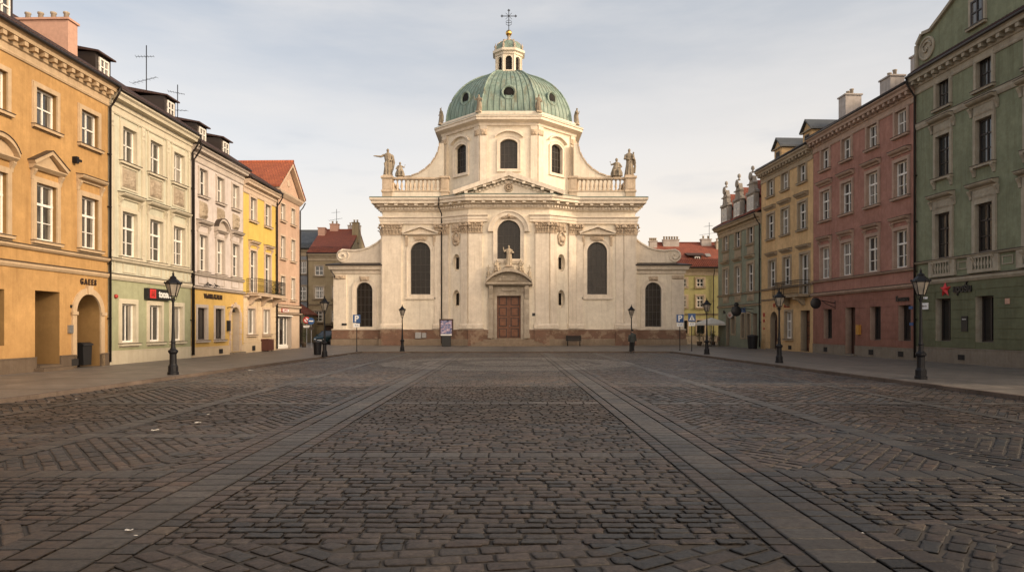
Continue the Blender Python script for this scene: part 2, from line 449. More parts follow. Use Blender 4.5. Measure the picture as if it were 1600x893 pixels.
# ------------------------------------------------------------------ ground
kerbL = [(-13.9, -4), (-12.7, 17), (-10.95, 50.7)]
kerbR = [(14.1, -4), (13.45, 18), (12.1, 51.0)]
def kx(line, y):
    for (x0, y0), (x1, y1) in zip(line, line[1:]):
        if y <= y1: return x0 + (x1-x0)*(y-y0)/(y1-y0)
    return line[-1][0]
g = MB(); g.face([(-900,-200,-.018),(900,-200,-.018),(900,1600,-.018),(-900,1600,-.018)])
tag(g.done('ground', M['joint']), 'brown ground between and beyond the paved square', kind='structure')
sw = MB()
ring = [(-60,-4)] + kerbL + kerbR[::-1] + [(60,-4),(60,140),(-60,140)]
a = [sw.P((x, y, .1)) for x, y in [(-60,-4)] + kerbL + [(-60, 50.7)]]; sw.fi(a)
sw.face([(x, y, .1) for x, y in [(60,-4),(60,51.0)] + kerbR[::-1]])
sw.face([(x, y, .1) for x, y in [(-60,50.7), kerbL[-1], kerbR[-1], (60,51.0), (60,140), (-60,140)]])
tag(sw.done('pavement', M['pave']), 'stone slab pavement around the square', kind='structure')
kb = MB()
kpath = kerbL[:-1] + [kerbL[-1]] + kerbR[::-1]
# kerb stones laid one by one along the path
for (x0, y0), (x1, y1) in zip(kpath, kpath[1:]):
    L = math.hypot(x1-x0, y1-y0); n = int(L/1.0); d = Vector((x1-x0, y1-y0, 0))/L; w = Vector((-d.y, d.x, 0))
    for i in range(n):
        s0 = L*i/n + .006; s1 = L*(i+1)/n - .006; j = random.uniform(-.006, .006)
        A = Vector((x0, y0, 0)) + d*s0; B = Vector((x0, y0, 0)) + d*s1
        z = .108 + random.uniform(-.003, .004)
        p = [A - w*(.0+j), B - w*(.0+j), B + w*.16, A + w*.16]
        poly = [(q.x, q.y) for q in p]
        kb.prism_z(poly, -.06, z)
tag(kb.done('kerb', M['kerb'], bevel=.012), 'granite kerb edging the cobbled square', kind='structure')

class Stones:
    def __init__(s): s.v = []; s.f = []; s.c = []; s.sm = []
    def add(s, cx, cy, w, h, ang, col, lod, dz=0., flat=False):
        ca, sa = math.cos(ang), math.sin(ang)
        g = (.0062 if flat else .0085) if lod == 0 else (.007 if flat else (.012 if cy < 22 else .006))
        hw, hh = w/2-g*.8, h/2-g*1.5
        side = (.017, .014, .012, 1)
        q = .35 if flat else 1.
        tx, ty = random.gauss(0, .008*q), random.gauss(0, .010*q); z0 = dz + random.gauss(0, .0022*q)
        b = len(s.v); J = .35 if flat else 1.
        def put(x, y, z):
            s.v.append((cx+ca*x-sa*y, cy+sa*x+ca*y, z))
        jx = [random.uniform(-.017, .006)*J for _ in range(4)]; jy = [random.uniform(-.014, .005)*J for _ in range(4)]
        C = [(-hw-jx[0], -hh-jy[0]), (hw+jx[1], -hh-jy[1]), (hw+jx[2], hh+jy[2]), (-hw-jx[3], hh+jy[3])]
        if lod == 0:
            r = min(hw, hh)*(.1 if flat else random.uniform(.14, .3))
            ring = []
            for k in range(4):
                p = C[k]; q = C[(k+1) % 4]; o = C[k-1]
                def to(p, q, r):
                    dx, dy = q[0]-p[0], q[1]-p[1]; L = math.hypot(dx, dy) or 1; r = min(r, L*.45); return (p[0]+dx/L*r, p[1]+dy/L*r)
                a = to(p, o, r); c2 = to(p, q, r)
                md = ((a[0]+c2[0])*.3+p[0]*.4, (a[1]+c2[1])*.3+p[1]*.4)
                ring += [a, md, c2]
                for f in (.33, .67):
                    ring.append((c2[0]+(q[0]-c2[0])*f*.9 + random.uniform(-.006, .004)*J, c2[1]+(q[1]-c2[1])*f*.9 + random.uniform(-.006, .004)*J))
            n = len(ring); mr = min(hw, hh)
            for ins, z in ((0., -.045), (.002, -.011), (.007, -.0022), (.024, .001)):
                for x, y in ring:
                    L = math.hypot(x, y); px, py = x*(1-ins/L*1.1), y*(1-ins/L*1.1)
                    nz = mn.noise(Vector(((cx+px)*14, (cy+py)*14, cx)))*.005*J if ins > .005 else 0
                    put(px, py, z0+z+tx*px+ty*py+nz)
            for x, y in ring:
                px, py = x*.45, y*.45; put(px, py, z0+.003+tx*px+ty*py+mn.noise(Vector(((cx+px)*14, (cy+py)*14, cx)))*.006*J)
            put(0, 0, z0+.003)
            for R0 in range(4):
                for k in range(n):
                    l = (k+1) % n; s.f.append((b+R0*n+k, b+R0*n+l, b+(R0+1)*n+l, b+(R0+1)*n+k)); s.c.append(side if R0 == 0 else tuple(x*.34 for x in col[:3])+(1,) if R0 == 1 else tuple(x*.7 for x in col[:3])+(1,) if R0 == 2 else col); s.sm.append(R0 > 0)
            for k in range(n):
                s.f.append((b+4*n+k, b+4*n+(k+1) % n, b+5*n)); s.c.append(col); s.sm.append(True)
        else:
            for sc, z in ((-.002, -.035), (.007, 0.)):
                for x, y in C: put(x*(1-sc/max(.04, abs(x))), y*(1-sc/max(.04, abs(y))), z0+z+tx*x+ty*y)
            for k in range(4):
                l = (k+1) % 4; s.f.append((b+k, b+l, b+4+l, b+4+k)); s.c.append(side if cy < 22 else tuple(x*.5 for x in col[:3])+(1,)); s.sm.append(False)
            s.f.append((b+4, b+5, b+6, b+7)); s.c.append(col); s.sm.append(False)
ST = Stones()
PAL = [((.125,.093,.077), 6), ((.105,.075,.062), 4), ((.145,.112,.09), 4), ((.058,.062,.066), 2), ((.082,.07,.062), 4), ((.052,.058,.066), 1), ((.14,.088,.06), 1), ((.16,.12,.085), 1)]
PALW = [c for c, w in PAL for _ in range(w)]
SLAB = [(.118,.113,.105), (.1,.098,.092), (.132,.122,.11), (.085,.086,.085), (.112,.1,.088)]
def scol(x, y, slab=False):
    c = random.choice(SLAB if slab else PALW)
    if not slab and mn.noise(Vector((x*.35, y*.35, 3))) > .22 and random.random() < .5: c = random.choice([(.058, .066, .075), (.07, .075, .078), (.052, .06, .068)])
    k = random.uniform(.64, 1.32)
    d = math.hypot(x+.1, (y-36.5))
    if d < 7.1 and y > 25:
        if d > 6.7: c = (.06, .055, .05)
        elif 2.4 < d < 3.9 or 4.6 < d < 5.0: c = (.11, .096, .084)
        else: c = (.225, .205, .18)
        k = random.uniform(.9, 1.1)
    k *= .64 + 1.15*min(1, max(0, (y-5)/24)) - .12*min(1, max(0, (abs(x)-4)/8))  # light falloff painted into stone colour: darker near the viewer and at the sides
    return (c[0]*k, c[1]*k, c[2]*k, 1)
def visible(x, y): return abs(x) < .80*max(y, 0)+3.2 and kx(kerbL, y)+.02 < x < kx(kerbR, y)-.02 and y < 50.6
def fill(x0, x1, y0, y1, ang, w, h, slab=False, dz=0., wob=.0):
    """lay stones of about w by h in rows turned by ang inside the rectangle"""
    cx, cy = (x0+x1)/2, (y0+y1)/2; ca, sa = math.cos(ang), math.sin(ang)
    hx = (abs((x1-x0)*ca)+abs((y1-y0)*sa))/2; hy = (abs((x1-x0)*sa)+abs((y1-y0)*ca))/2
    nrow = max(1, round(2*hy/h)); h = 2*hy/nrow
    for r in range(nrow):
        v = -hy + h*(r+.5)
        u = -hx - random.random()*w*(0 if abs(ang) < 1e-6 and slab else 1)
        while u < hx:
            ww = w*(random.uniform(.9, 1.12) if slab else random.uniform(.7, 1.35)); uc = u+ww/2; u += ww
            vv = v + wob*mn.noise(Vector((uc*.5, v*.2, 1)))
            X = cx + ca*uc - sa*vv; Y = cy + sa*uc + ca*vv
            if abs(ang) < 1e-6:
                a0, a1 = max(uc-ww/2, -hx), min(uc+ww/2, hx)
                if a1-a0 < .06: continue
                X = cx+(a0+a1)/2; wv = a1-a0
            else:
                wv = ww
                if not (x0-.05 < X < x1+.05 and y0-.05 < Y < y1+.05): continue
            if not visible(X, Y): continue
            lod = 0 if Y < 13.5 else 1
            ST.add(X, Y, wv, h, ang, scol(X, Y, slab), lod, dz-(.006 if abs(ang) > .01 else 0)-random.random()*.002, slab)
YN, YF = 2.6, 50.6
def longstrip(xc, w, y0=YN, y1=YF, L=.34, n=1, slab=True):
    for i in range(n):
        X = xc - w/2 + w*(i+.5)/n; y = y0 - random.random()*.4
        while y < y1:
            l = L*random.uniform(.86, 1.16)
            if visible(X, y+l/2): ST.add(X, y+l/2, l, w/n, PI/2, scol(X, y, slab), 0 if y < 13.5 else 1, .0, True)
            y += l
XL, XR = -3.62, 2.76
for X0, sg in ((XL, -1), (XR, 1)):
    longstrip(X0, .5, L=.3); longstrip(X0-sg*(.25+.12), .23, L=.24, slab=False)
    longstrip(X0+sg*(.25+.14), .28, L=.26, slab=False); longstrip(X0+sg*(.25+.28+.14), .27, L=.26, slab=False)
for X, w in ((-7.4, .4), (6.35, .42), (10.35, .32), (-11.0, .3)): longstrip(X, w, L=.45)
# central field
def centre(y0, y1, ang=0, w=.27, h=.165, slab=False):
    fill(XL+.49, XR-.49, y0, y1, ang, w, h, slab, wob=.03)
centre(YN, 4.9, 0, .3, .19); fill(XL+.49, -1.4, 4.9, 6.0, R_(-35), .29, .2); fill(-1.4, .9, 4.9, 6.0, R_(8), .29, .19); fill(.9, XR-.49, 4.9, 6.0, R_(33), .3, .2)
centre(6.0, 10.0); centre(10.0, 10.4, 0, .46, .4, True)
centre(10.4, 17.0); centre(17.0, 17.4, 0, .45, .4, True); centre(17.4, 27.2); centre(27.2, 27.6, 0, .5, .4, True); centre(27.6, YF, 0, .3, .2)
bays = [(-14.2, -11.15), (-10.85, -7.6), (-7.2, XL-.81), (XR+.81, 6.14), (6.56, 10.19), (10.51, 14.2)]
rows = [(YN, 5.2, 1), (5.2, 6.6, 2), (6.6, 8.65, 0), (9.1, 11.8, 1), (12.2, 16.9, 2), (17.3, 23.0, 1), (23.4, 30.5, 2), (30.9, 39.0, 1), (39.4, YF, 0)]
for (bx0, bx1) in bays:
    sg = 1 if bx0 > 0 else -1
    for i, (y0, y1, k) in enumerate(rows):
        w, h = (.33, .19) if y1 < 20 else (.36, .22)
        if k == 0: fill(bx0, bx1, y0, y1, 0, .28, .175, wob=.03)
        else:
            s = sg*(1 if k == 1 else -1); mid = bx0+(bx1-bx0)*(.24 if sg > 0 else .76)
            if sg > 0: fill(bx0, mid, y0, y1, R_(-52*s), w, h); fill(mid, bx1, y0, y1, R_(52*s), w, h)
            else: fill(bx0, mid, y0, y1, R_(52*s), w, h); fill(mid, bx1, y0, y1, R_(-52*s), w, h)
        if i < len(rows)-1 and rows[i+1][0] > y1:
            fill(bx0, bx1, y1, rows[i+1][0], 0, .46, .4, True, .0)
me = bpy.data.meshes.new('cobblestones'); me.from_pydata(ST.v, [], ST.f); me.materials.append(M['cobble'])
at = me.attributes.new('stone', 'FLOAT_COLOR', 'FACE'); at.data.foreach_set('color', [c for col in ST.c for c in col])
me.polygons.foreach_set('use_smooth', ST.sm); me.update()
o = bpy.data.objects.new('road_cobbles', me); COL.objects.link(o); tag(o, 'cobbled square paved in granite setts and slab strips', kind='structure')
print('stones faces', len(ST.f))

# ------------------------------------------------------------------ window library
WC = {}
def window_mesh(w, h, style, fm):
    key = (round(w, 2), round(h, 2), style, fm)
    if key in WC: return WC[key]
    b = MB(); t = .085
    kind = 'round' if style.startswith('round') else 'seg' if style.startswith('seg') else None
    out = outline(-w/2, w/2, 0, h, kind)
    b.band(offset(out, -t), t, -.03, .05)
    def bar(x0, x1, z0, z1, p=-.025): b.box(x0, x1, p, .045, z0, z1)
    if style == 'pair':            # two leaves, one bar across
        bar(-.035, .035, 0, h); bar(-w/2, w/2, h*.5-.03, h*.5+.03)
    elif style == 'tall':          # two leaves below a transom light
        bar(-.04, .04, 0, h); bar(-w/2, w/2, h*.64-.05, h*.64+.05, -.045); bar(-w/2, w/2, h*.32-.018, h*.32+.018)
        for s in (-1, 1): bar(s*w*.25-.0, s*w*.25, 0, 0)
    elif style == 'three':         # leaves split in three panes high
        bar(-.04, .04, 0, h)
        for k in (1, 2): bar(-w/2, w/2, h*k/3-.02, h*k/3+.02)
    elif style == 'grid':
        bar(-.04, .04, 0, h); bar(-w/2, w/2, h*.66-.04, h*.66+.04); bar(-w/2, w/2, h*.33-.018, h*.33+.018)
    elif style == 'shop':
        pass
    elif style == 'shop2':
        bar(-.03, .03, 0, h)
    elif 'lead' in style:
        nx, nz = (4, max(3, round(h/.75)))
        for i in range(1, nx): bar(-w/2+w*i/nx-.025, -w/2+w*i/nx+.025, .04, h-.02 if kind is None else h-.2 if kind == 'seg' else (h - w/2 + math.sqrt(max(0, (w/2)**2-(-w/2+w*i/nx)**2)) - .03))
        for j in range(1, nz):
            z = h*j/nz; hw = w/2
            if kind == 'round' and z > h-w/2: hw = math.sqrt(max(0.01, (w/2)**2-(z-(h-w/2))**2))
            bar(-hw+.03, hw-.03, z-.022, z+.022, -.02)
    fr = bpy.data.meshes.new('window'); fr.from_pydata(b.v, [], b.f); fr.materials.append(M[fm]); fr.update()
    p = bpy.data.meshes.new('pane'); oo = offset(out, .02); p.from_pydata([(x, .02, z) for x, z in oo], [], [list(range(len(oo)))])
    WC[key] = (fr, p); return WC[key]
def put_window(parent, x, z, w, h, style, fm, gm, y=.28, rot=0, label=None, name='window'):
    fr, p = window_mesh(w, h, style, fm)
    o = bpy.data.objects.new(name, fr); COL.objects.link(o); o.parent = parent; o.location = (x, y, z)
    if not p.materials: p.materials.append(M[gm])
    q = bpy.data.objects.new('pane', p); COL.objects.link(q); q.parent = o
    if parent.parent: q.parent = parent; q.location = (x, y, z)
    if p.materials[0] != M[gm]:
        q.material_slots[0].link = 'OBJECT'; q.material_slots[0].material = M[gm]
    return o

def surround(b, a, c, z0, z1, w=.16, p=.07, kind=None, sill=True, mi=0, top=None, ear=0):
    """window surround built into b (front is -y)"""
    out = outline(a, c, z0, z1, kind)
    b.band(out, w, -p, .0, mi)
    b.band(offset(out, w), .04, -p*.55, 0, mi)
    if sill:
        b.box(a-w-.06, c+w+.06, -.17, .0, z0-.17, z0-.06, mi); b.box(a-w-.08, c+w+.08, -.2, -.0, z0-.059, z0-.035, 1)
def cornice_hood(b, a, c, z, w=.2, mi=0, d=.3):
    b.prism_x([(0, z), (-.08, z), (-.1, z+.08), (-d*.8, z+.13), (-d, z+.2), (-d, z+.26), (0, z+.3)], a-w, c+w, mi)
    b.prism_x([(0, z+.303), (-d-.03, z+.262), (-d-.03, z+.285), (0, z+.33)], a-w-.03, c+w+.03, 1)
def brackets(b, a, c, z, w, mi=0, h=.32):
    for x in (a-w*.5, c+w*.5):
        b.prism_x([(0, z-h), (-.06, z-h), (-.09, z-h*.6), (-.2, z-h*.15), (-.2, z), (0, z)], x-.075, x+.075, mi)
def tri_ped(b, a, c, z, h=.75, mi=0):
    w = .3; x0, x1 = a-w, c+w; m = (x0+x1)/2
    b.prism_x([(0, z), (-.1, z), (-.26, z+.12), (-.26, z+.17), (0, z+.17)], x0, x1, mi)
    for s in (1, -1):
        e = x0 if s == 1 else x1
        b.prism([(e, z+.172), (m, z+h), (m, z+h+.16), (e-s*.08, z+.3)][::s], -.3, 0, mi)
        b.prism([(e-s*.1, z+.3), (m, z+h+.162), (m, z+h+.19), (e-s*.1, z+.33)][::s], -.34, 0, 1)
    b.prism([(x0+.2, z+.172), (x1-.2, z+.172), (m, z+h-.01)], -.1, 0, mi)
def arc_ped(b, a, c, z, h=.6, mi=0):
    w = .3; x0, x1 = a-w, c+w; m = (x0+x1)/2; hw = (x1-x0)/2
    b.prism_x([(0, z), (-.1, z), (-.26, z+.12), (-.26, z+.17), (0, z+.17)], x0, x1, mi)
    R = (hw*hw+h*h)/(2*h); cz = z+.17+h-R; t0 = math.asin(hw/R)
    pts = [(m+R*math.sin(-t0+2*t0*k/12), cz+R*math.cos(-t0+2*t0*k/12)) for k in range(13)]
    for k in range(12):
        p, q = pts[k], pts[k+1]
        b.prism([p, q, (q[0], q[1]+.15), (p[0], p[1]+.15)], -.3, 0, mi); b.prism([(p[0], p[1]+.152), (q[0], q[1]+.152), (q[0], q[1]+.18), (p[0], p[1]+.18)], -.34, 0, 1)
    b.prism([(x0+.05, z+.172)] + [(x1-.05, z+.172)] + [(x, zz-.01) for x, zz in pts[::-1][1:-1]], -.08, 0, mi)
def relief(b, x0, x1, z0, z1, d=.07, n=26, seed=0, mi=0, y=0.):
    """carved scroll relief: displaced grid"""
    nz = max(6, int(n*(z1-z0)/(x1-x0))); idx = {}
    for i in range(n+1):
        for j in range(nz+1):
            x = x0+(x1-x0)*i/n; z = z0+(z1-z0)*j/nz
            u = abs(i/n-.5)*2; v = j/nz
            q = Vector((u*3.2*max(1, (x1-x0)/1.1), v*3.2*max(1, (z1-z0)/1.1), seed*3.7))
            val = abs(mn.noise(q*1.3)) + .5*abs(mn.noise(q*3.1)); val = max(0, min(1, 1.15-2.6*abs(val-.35)))
            e = min(1, 6*min(i/n, 1-i/n, j/nz, 1-j/nz))
            idx[i, j] = b.P((x, y-.012-d*val*e, z))
    for i in range(n):
        for j in range(nz):
            b.fi([idx[i,j], idx[i+1,j], idx[i+1,j+1], idx[i,j+1]], mi, True)
def frame_panel(b, x0, x1, z0, z1, w=.05, p=.035, mi=0):
    b.band(outline(x0+w, x1-w, z0+w, z1-w), w, -p, 0, mi)
def railing(b, x0, x1, y0, z0, h, mi=0, ends=True):
    """iron balcony railing in plane y=y0 and returns to the wall"""
    def run(p, q):
        p, q = Vector(p), Vector(q); L = (q-p).length; n = max(2, int(L/.13))
        b.tube([p+Vector((0,0,h)), q+Vector((0,0,h))], .025, 6, mi); b.tube([p+Vector((0,0,.08)), q+Vector((0,0,.08))], .018, 6, mi)
        b.tube([p+Vector((0,0,h-.15)), q+Vector((0,0,h-.15))], .014, 6, mi)
        for i in range(n+1):
            s = p + (q-p)*i/n; b.tube([s, s+Vector((0,0,h))], .012, 5, mi)
    run((x0, y0, z0), (x1, y0, z0)); run((x0, y0, z0), (x0, -.01, z0)); run((x1, y0, z0), (x1, -.01, z0))

# facade planes: left  X = -19.98 + .0281*Y ; right  X = 23.9 - .0469*Y
AL, SL = -19.98, (825-795)/F
AR, SR = 23.9, (745-795)/F
angL = math.atan2(1, SL); angR = math.atan2(-1, -SR)
kL = math.hypot(1, SL); kR = math.hypot(1, SR)

class House:
    """facade-local frame: x to the right seen from the square, -y outwards, z up; built from world depth values"""
    def __init__(s, side, Ya, Yb, eave, name, label, z0=.1):
        s.side = side; s.Ya, s.Yb = Ya, Yb; s.eave = eave-z0; s.z0 = z0
        s.W = (Yb-Ya)*(kL if side == 'L' else kR)
        if side == 'L': loc = (AL+SL*Ya, Ya, z0); rz = angL
        else: loc = (AR+SR*Yb, Yb, z0); rz = angR
        s.root = empty(name, loc, rz, label, 'house', None)
        s.ops = []; s.tr = MB(); s.layers = []
    def u(s, Y): return (Y-s.Ya)*kL if s.side == 'L' else (s.Yb-Y)*kR
    def span(s, Y0, Y1):
        a, b = s.u(Y0), s.u(Y1); return (min(a, b), max(a, b))
    def win(s, Yc, w, z0, z1, style='tall', fm='white_frame', gm='glass_w', dep=.22, sw=.16, sill=True, kind=None, hood=None, sp=.07, mi=0, name='window', surr=True):
        z0 -= s.z0; z1 -= s.z0
        c = s.u(Yc); a, b = c-w/2, c+w/2
        s.ops.append((a, b, z0, z1, kind, dep))
        st = style
        o = put_window(s.root, c, z0, w, z1-z0, st, fm, gm, dep-.04, name=name)
        if surr:
            t = MB(); t.M = Matrix.Translation((-c, -(dep-.04), -z0))
            surround(t, a, b, z0, z1, sw, sp, kind, sill)
            if hood == 'flat': cornice_hood(t, a, b, z1+sw+.28, .22); brackets(t, a-.05, b+.05, z1+sw+.28, .2)
            if hood == 'flat0': cornice_hood(t, a, b, z1+sw+.22, .26)
            if hood == 'relief':
                t.box(a-sw, b+sw, -.05, 0, z1+sw+.04, z1+sw+.5); relief(t, a-sw+.04, b+sw-.04, z1+sw+.07, z1+sw+.47, .05, 22, int(c*7) % 9, y=-.05)
                cornice_hood(t, a, b, z1+sw+.5, .32, d=.36); brackets(t, a-.2, b+.2, z1+sw+.5, .2, h=.42)
                brackets(t, a-.0, b+.0, z0-.17, .2, h=.4)
            if hood == 'tri': tri_ped(t, a-.05, b+.05, z1+sw+.3); brackets(t, a-.05, b+.05, z1+sw+.3, .3, h=.4)
            if hood == 'arc': arc_ped(t, a-.05, b+.05, z1+sw+.3); brackets(t, a-.05, b+.05, z1+sw+.3, .3, h=.4)
            if hood == 'flatb': cornice_hood(t, a, b, z1+sw+.42, .3, d=.34); brackets(t, a-.05, b+.05, z1+sw+.42, .3, h=.4)
            t.done('surround', [s.trim, M['flash']], o)
        return o
    def hole(s, Yc, w, z0, z1, kind=None, dep=.9):
        c = s.u(Yc); s.ops.append((c-w/2, c+w/2, z0-s.z0, z1-s.z0, kind, dep)); return c
    def string(s, z, h=.14, p=.14, mi=0):
        z -= s.z0
        b = MB(); b.prism_x([(0, z), (-p*.5, z), (-p, z+h*.5), (-p, z+h), (-p*.3, z+h+.04), (0, z+h+.04)], .0, s.W, mi)
        b.prism_x([(0, z+h+.043), (-p-.03, z+h+.004), (-p-.03, z+h+.025), (0, z+h+.07)], .0, s.W, 1)
        b.done('string_course', [s.trim, M['flash']], s.root)
    def cornice(s, z, h=.75, p=.55, mod=.62, dent=False):
        z -= s.z0
        s.tr.prism_x([(0, z-.35), (-.05, z-.35), (-.08, z-.28), (-.05, z-.2), (-.05, z), (-.12, z+.04), (-.12, z+h*.42), (-p*.75, z+h*.5), (-p*.8, z+h*.72), (-p, z+h*.86), (-p, z+h), (0, z+h)], 0, s.W)
        if mod:
            n = int(s.W/mod)
            for i in range(n):
                x = s.W*(i+.5)/n
                s.tr.box(x-.1, x+.1, -p*.7, -.123, z+h*.2, z+h*.47)
    def wall(s, mat, low=None, zsplit=None, depth=11., rmat=None, plinth=None, pz=.65, pp=.06, wide_top=0):
        b = MB(); r = rmat or mat
        mats = [mat, r, low or mat, plinth or mat]
        zs = (zsplit or 0) - (s.z0 if zsplit else 0)
        if zsplit:
            b.facade(0, s.W, 0, zs, [o for o in s.ops if o[3] <= zs], 2, 1); b.facade(0, s.W, zs, s.eave, [o for o in s.ops if o[2] >= zs], 0, 1)
        else: b.facade(0, s.W, 0, s.eave, s.ops, 0, 1)
        W, D, E = s.W, depth, s.eave
        b.face([(0,0,0),(0,0,E),(0,D,E),(0,D,0)]); b.face([(W,0,0),(W,D,0),(W,D,E),(W,0,E)]); b.face([(0,D,0),(0,D,E),(W,D,E),(W,D,0)])
        if s.rise: 
            for x in (.0, W): b.face([(x, 0, E), (x, D, E), (x, D/2, E+s.rise*(D/2)/(D/2+.5))])
        b.done('wall', mats, s.root)
        if plinth:
            q = MB(); q.M = None
            xs = [0.] + sorted(sum([[o[0], o[1]] for o in s.ops if o[2] < .5], [])) + [W]
            for i in range(0, len(xs)-1, 2): q.box(xs[i], xs[i+1], -pp, -.002, 0, pz); q.box(xs[i], xs[i+1], -pp-.02, -.002, pz+.0, pz+.05)
            q.done('plinth', plinth, s.root)
    rise = 3.9
    def roof(s, mat, depth=11., over=.5, z=None, gutter=True, pipe=None):
        E = s.eave if z is None else z; D = depth; t = .12
        b = MB(); W = s.W
        A = (-over, E-.05); Bp = (D/2, E+s.rise); C = (D+over, E-.05)
        b.prism_x([A, (A[0], A[1]+t), (Bp[0], Bp[1]+t), (C[0], C[1]+t), C, Bp], 0, W)
        # pantile ridge lines along the eave
        n = int(W/.22)
        for i in range(n):
            x = W*(i+.5)/n; sl = (Bp[1]-A[1])/(Bp[0]-A[0])
            b.tube([(x, A[0]-.03, A[1]+t+.01), (x, A[0]+1.6, A[1]+t+.01+1.63*sl)], .055, 5)
        b.tube([(0, D/2, E+s.rise+t), (W, D/2, E+s.rise+t)], .12, 8)
        b.done('roof', mat, s.root)
        if gutter:
            q = MB(); q.tube([(0.0, -over-.08, E-.02), (W, -over-.08, E-.02)], .075, 8); q.done('gutter', M['gutter'], s.root)
        if pipe is not None:
            q = MB(); x = pipe; zb = .15
            q.tube([(x, -over-.08, E-.05), (x, -over-.06, E-.3), (x, -.3, E-.75), (x, -.12, E-1.0), (x, -.12, zb)], .055, 8)
            for zz in (2.2, 4.8, 7.5, 10.): 
                if zz < E-1.2: q.box(x-.08, x+.08, -.15, 0, zz, zz+.05)
            q.done('downpipe', M['gutter'], s.root)
    def dormer(s, Yc, w=1.3, zf=.75, h=1.15, y=1.0, L=2.3, roofm='tile_dark'):
        x = s.u(Yc); E = s.eave; sl = (s.rise+.05)/(6.0)
        zb = E + sl*(y+.5) - .3
        b = MB()
        b.box(x-w/2, x+w/2, y, y+L, zb, zb+h+.2)
        d = b.done('dormer', M['dark_frame'], s.root)
        q = MB(); q.prism_x([(y-.22, zb+h+.14), (y-.22, zb+h+.22), (y+L, zb+h+.72), (y+L, zb+h+.5)], x-w/2-.12, x+w/2+.12); q.done('dormer_roof', M[roofm], d)
        put_window(d, x, zb+.3, w-.45, h-.3, 'pair', 'white_frame', 'glass_w', y-.045)
    def chimney(s, Yc, y, wx, wy, z0, z1, mat='chim', pots=3, along='x'):
        x = s.u(Yc); b = MB()
        b.box(x-wx/2, x+wx/2, y-wy/2, y+wy/2, z0-s.z0, z1-s.z0); b.box(x-wx/2-.07, x+wx/2+.07, y-wy/2-.07, y+wy/2+.07, z1-s.z0+.002, z1-s.z0+.1)
        c = b.done('chimney', M[mat], s.root)
        for i in range(pots):
            k = (i+.5)/pots-.5; q = MB()
            cx, cy = (x+k*wx, y) if along == 'x' else (x, y+k*wy)
            q.lathe([(.11, 0), (.11, .3), (.14, .32), (.14, .38), (.08, .38)], 10, (cx, cy, z1-s.z0+.1)); q.done('chimney_pot', M['grey_stone'], c)

def door(parent, x, w, z0, z1, y, mat='wood', kind=None, leaves=2):
    b = MB(); h = z1-z0
    out = outline(x-w/2, x+w/2, z0, z1, kind)
    n = len(out); b.face([(p[0], y, p[1]) for p in out])
    lw = w/leaves
    for l in range(leaves):
        xa = x-w/2+l*lw
        top = h if kind is None else h-w/2
        for k in range(4 if top > 3 else 3):
            nn = 4 if top > 3 else 3
            za = z0+top*(k+.08)/nn; zb = z0+top*(k+.92)/nn
            b.box(xa+lw*.14, xa+lw*.86, y-.03, y-.002, za, zb, 1); b.box(xa+lw*.25, xa+lw*.75, y-.07, y-.031, za+.1, zb-.1, 0)
        b.box(xa, xa+.035, y-.05, y-.002, z0, z0+top, 1)
    d = b.done('door', [M[mat], M['wood_dark'] if mat == 'wood' else M[mat]], parent)
    q = MB(); q.tube([(x+.1, y-.14, z0+1.0), (x+.1, y-.14, z0+1.25)], .018, 6); q.tube([(x+.1, y-.14, z0+1.0), (x+.1, y-.05, z0+1.0)], .012, 6)
    q.done('handle', M['greymetal'], d)
    return d
def vent(s, Yc, z=.25, w=.5, h=.28):
    b = MB(); x = s.u(Yc); b.box(x-w/2, x+w/2, -.085, -.083+.02, z, z+h)
    b.done('cellar_vent', M['dark'], s.root)
    
# ---------------- left row
# 1 orange house
H = House('L', 13.2, 32.5, 13.35, 'orange_house', 'orange ochre corner house with pedimented windows and stone arch doorway')
H.trim = M['trim_o']
for i, Y in enumerate((16.9, 19.8, 22.7, 25.55, 28.3, 31.1)):
    H.win(Y, 1.22, 10.15, 11.65, 'pair', sill=True, sw=.17)
    H.win(Y, 1.22, 5.47, 7.78, 'tall', hood=['flatb', 'arc', 'tri'][(i+1) % 3] if i != 3 else 'arc', sw=.2)
for Y in (18.0, 21.6, 25.4): H.win(Y, 1.3, 1.2, 3.35, 'shop2', 'dark_frame', 'glass_d', surr=False, dep=.45)
cp = H.hole(28.4, 1.45, .3, 3.4, None, 1.9); ca = H.hole(31.0, 1.72, .1, 3.4, 'round', 1.5)
H.string(5.0, .16, .16); H.string(4.25, .2, .12); H.cornice(12.75, .62, .55, .55)
H.wall(M['orange'], M['orange'], None, rmat=M['orange_pass'], plinth=M['plinth_d'], pz=.55, pp=.08); H.roof(M['tile_dark'], pipe=H.W-.02)
H.tr.done('cornice', H.trim, H.root)
b = MB(); z = -.1+.1
b.face([(cp-.72, 1.88, .2), (cp+.72, 1.88, .2), (cp+.72, 1.88, 3.3), (cp-.72, 1.88, 3.3)]); b.done('passage_wall', M['orange_pass'], H.root)
b = MB(); b.box(cp-.9, cp+.9, -.5, -.01, 0, .14); b.box(cp-.7, cp+.7, -.2, 1.88, .142, .24); b.done('steps', M['plinth_d'], H.root)
b = MB(); b.band(outline(ca-.86, ca+.86, 0, 3.3, 'round'), .27, -.08, 0); b.prism([(ca-.14, 3.28), (ca+.14, 3.28), (ca+.2, 3.68), (ca-.2, 3.68)], -.14, 0)
for sx in (-1, 1): b.box(ca+sx*.84, ca+sx*1.2, -.14, -.08-.003, 2.35, 2.5)
b.done('door_surround', M['trim_o'], H.root)
b = MB(); b.face([(p[0], 1.48, p[1]) for p in outline(ca-.86, ca+.86, 0, 3.3, 'round')]); b.box(ca-.85, ca+.85, 1.40, 1.478, 2.3, 2.42)
b.done('porch_wall', M['grey_stone'], H.root)
